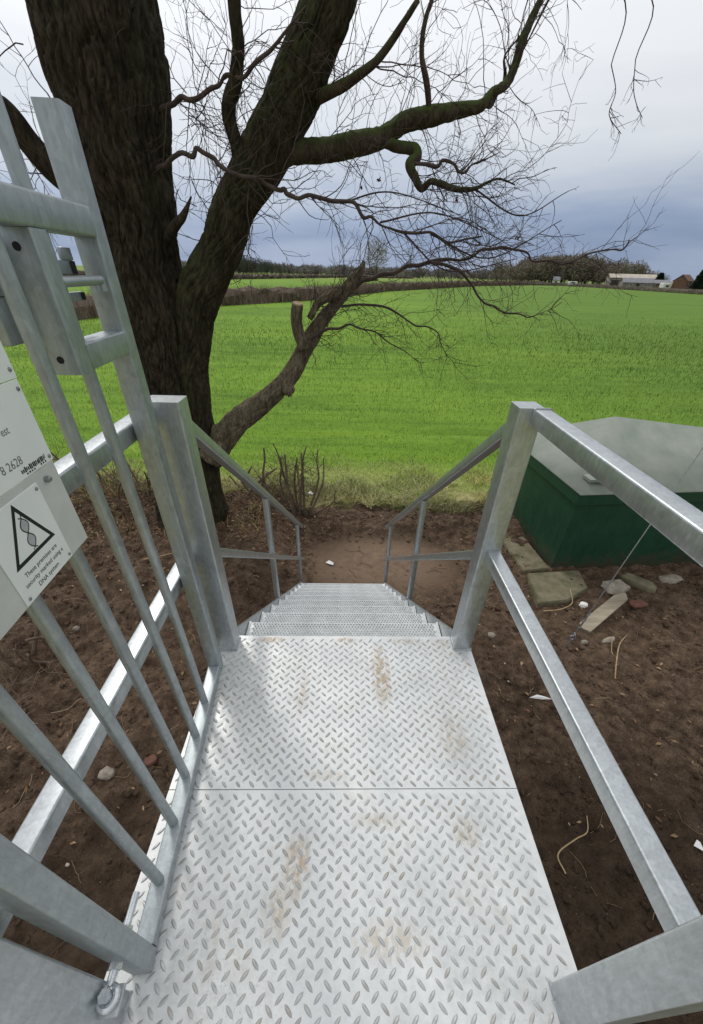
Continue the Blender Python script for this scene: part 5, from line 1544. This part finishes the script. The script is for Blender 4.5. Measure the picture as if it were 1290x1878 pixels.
M['tile_roof'] = simple('brown_tile_roof', (0.12, 0.062, 0.045), (0.17, 0.088, 0.062), 1.2, 0.9, 0, 0)
M['slate'] = simple('grey_slate_roof', (0.17, 0.17, 0.19), (0.25, 0.25, 0.27), 1.0, 0.8, 0, 0)
quad_house('barn', 146.5, 239, -0.30, 21, 10, 4.2, 5.7, 'long low barn with pale sheet roof in front of the far wood', 'barn_wall', 'barn_roof', 'barn', wins=((-6, 3.2, 1.6, 0.9), (0, 3.2, 1.6, 0.9), (6, 3.2, 1.6, 0.9)), doors=((-8.0, 3.4, 3.2), (8.0, 3.2, 3.0)))
quad_house('farm_shed', 139.5, 222, -0.28, 13, 6, 2.5, 4.1, 'grey roofed shed standing in front of the pale barn', 'barn_wall', 'slate', 'shed', wins=((-3, 1.6, 1.2, 0.8), (3.2, 1.6, 1.2, 0.8)), doors=((0, 1.4, 2.0),))
quad_house('farm_shed', 151, 224, -0.28, 9, 6, 2.4, 3.6, 'red brick outbuilding at the right end of the barn', 'red_brick', 'slate', 'shed', wins=((-2, 1.5, 1.2, 0.8),), doors=((1.8, 1.6, 2.0),))
quad_house('brick_house', 143, 196, 0.55, 5.6, 5.4, 3.6, 5.6, 'small red brick house with brown roof beside the dark conifer', 'red_brick', 'tile_roof', 'house', wins=((-1.5, 2.8, 0.9, 0.9), (1.5, 2.8, 0.9, 0.9), (-1.5, 1.2, 0.9, 0.9)), doors=((1.3, 0.9, 1.9),))
quad_house('white_shed', 118.5, 262, -0.3, 3.0, 3.0, 2.6, 3.9, 'small white gabled shed at the left end of the wood', 'white_paint', 'slate', 'shed', doors=((0, 1.0, 2.0),))
# white trailer
def trailer(cx, cy, rz, L, H, label, name='white_trailer'):
    rt = root(name, (cx, cy, GZ), label, 'trailer', rz)
    mb = MB(); box(mb, (-L / 2, -1.0, 0.5), (L / 2, 1.0, H), 0.25); obj('body', mb.mesh('body'), M['white_paint'], rt, local=True)
    for s in (-0.5, 0.5):
        mb = MB(); rod(mb, (s, -1.05, 0.35), (s, -0.85, 0.35), 0.35, 14); obj('wheel', mb.mesh('wheel'), M['dark_door'], rt, local=True)
    mb = MB(); box(mb, (-0.9, -1.03, 1.3), (0.9, -1.005, 1.9)); obj('window', mb.mesh('window'), M['dark_glass'], rt, local=True)
trailer(136.6, 197, 0.3, 4.6, 2.7, 'white caravan parked left of the small brick house')
trailer(119, 243, -0.3, 4.6, 2.1, 'low white trailer parked by the hedge at the left end of the wood')

# dark conifer at the right edge
def conifer(x, y, h, w, label, seed):
    g = np.random.default_rng(seed)
    rt = root('conifer', (x, y, GZ), label, 'tree')
    mb = MB(); rod(mb, (x, y, GZ - 0.1), (x, y, GZ + h * 0.9), 0.3, 8, 0.05); obj('trunk', mb.mesh('trunk'), M['twig'], rt)
    n = 5200
    t = g.random(n) ** 0.8; z = GZ + 0.3 + t * (h - 0.3)
    R_ = w * np.sqrt(np.clip(1 - t, 0.02, 1)) * (0.85 + 0.2 * perlin(P3(t * 7, t * 0 + seed * 0.37)))
    a = g.uniform(0, 6.28, n); rr = R_ * g.random(n) ** 0.35
    p = np.stack([x + np.cos(a) * rr, y + np.sin(a) * rr, z], 1)
    d = np.stack([np.cos(a), np.sin(a), g.normal(size=n) * 0.4 + 0.5], 1) + g.normal(size=(n, 3)) * 0.4
    d /= np.linalg.norm(d, axis=1)[:, None]; b = np.cross(d, g.normal(size=(n, 3))); b /= np.linalg.norm(b, axis=1)[:, None]
    v = np.stack([p - b * 0.22, p + b * 0.22, p + d * 0.75], 1).reshape(-1, 3)
    cols = np.array([(0.018, 0.040, 0.024), (0.026, 0.052, 0.028), (0.014, 0.030, 0.020)]); c = cols[g.integers(0, 3, n)]
    tag(obj('crown', fast_mesh('crown', v, np.arange(n * 3).reshape(-1, 3), colors=np.repeat(c, 3, 0)), M['tint'], rt), kind='stuff')
conifer(145.5, 188.5, 8.4, 4.2, 'dark green conifer beside the red brick house at the right edge', 91)
conifer(156, 231, 6.2, 2.6, 'small dark conifer between the barn and the white caravan', 92)

# post and rail fence along the far edge of the field
FEN = [(62, 205), (88, 232), (113, 249), (115.5, 188), (115, 146), (113, 118)]
fen = root('paddock_fence', (113, 249, GZ), 'grey post and rail fence along the far right edge of the field', 'fence')
L = np.array(FEN, float); seg = np.linalg.norm(np.diff(L, axis=0), axis=1); cum = np.concatenate([[0], np.cumsum(seg)])
M['fence_wood'] = simple('fence_wood', (0.13, 0.11, 0.085), (0.21, 0.185, 0.15), 2, 0.9, 0, 0)
pm = MB(); box(pm, (-0.08, -0.08, -0.2), (0.08, 0.08, 1.45), 0.01); pmesh = pm.mesh('fence_post')
k = 0; q = 0.0; prev = None
rails = MB()
while q < cum[-1]:
    i = min(len(seg) - 1, int(np.searchsorted(cum, q, 'right') - 1)); t = (q - cum[i]) / seg[i]
    p = L[i] * (1 - t) + L[i + 1] * t
    o = obj('fence_post', pmesh, M['fence_wood'], fen, local=True)
    o.matrix_basis = Matrix.Translation((p[0] - 113, p[1] - 249, 0.0))
    if prev is not None:
        for zz in (0.45, 0.85, 1.25):
            bar(rails, (prev[0], prev[1], GZ + zz), (p[0], p[1], GZ + zz), 0.05, 0.12, 0.01)
    prev = p; q += 3.2
tag(obj('fence_rails', rails.mesh('fence_rails'), M['fence_wood'], fen), kind='stuff')
# scrubby bank at the foot of the farm
hedge('farm_hedge', [(70, 213), (92, 241), (117, 252), (122, 232), (119.5, 190), (119, 150), (117, 120)], 1.5, 2.2, 7000, [(0.10, 0.085, 0.06), (0.13, 0.11, 0.075), (0.07, 0.075, 0.04)], 'low scrubby hedge behind the far fence below the farm', 73, 0.03, core=True)

# ------------------------------------------------------------------ alike things share a group
GROUPS = {'stone': 'stones lying on the bare soil', 'paper_scrap': 'white scraps of litter on the ground', 'dry_stalk': 'dry stalks and roots on the soil', 'bramble_clump': 'bare bramble clumps around the oak',
          'concrete_slab': 'concrete slabs around the green cabinet', 'broken_slab': 'broken slab pieces in front of the green cabinet', 'brick_fragment': 'broken red bricks in the soil', 'field_hedge': 'hedges between the fields',
          'bare_tree': 'single bare trees on the horizon', 'conifer': 'dark conifers by the farm', 'farm_shed': 'sheds around the barn', 'white_trailer': 'white trailers by the farm',
          'blank_sign': 'sign panels on the gate', 'phone_number_sign': 'sign panels on the gate', 'dna_warning_sign': 'sign panels on the gate'}
for o in bpy.data.objects:
    if o.parent is None and 'label' in o and o.name.split('.')[0] in GROUPS:
        o['group'] = GROUPS[o.name.split('.')[0]]
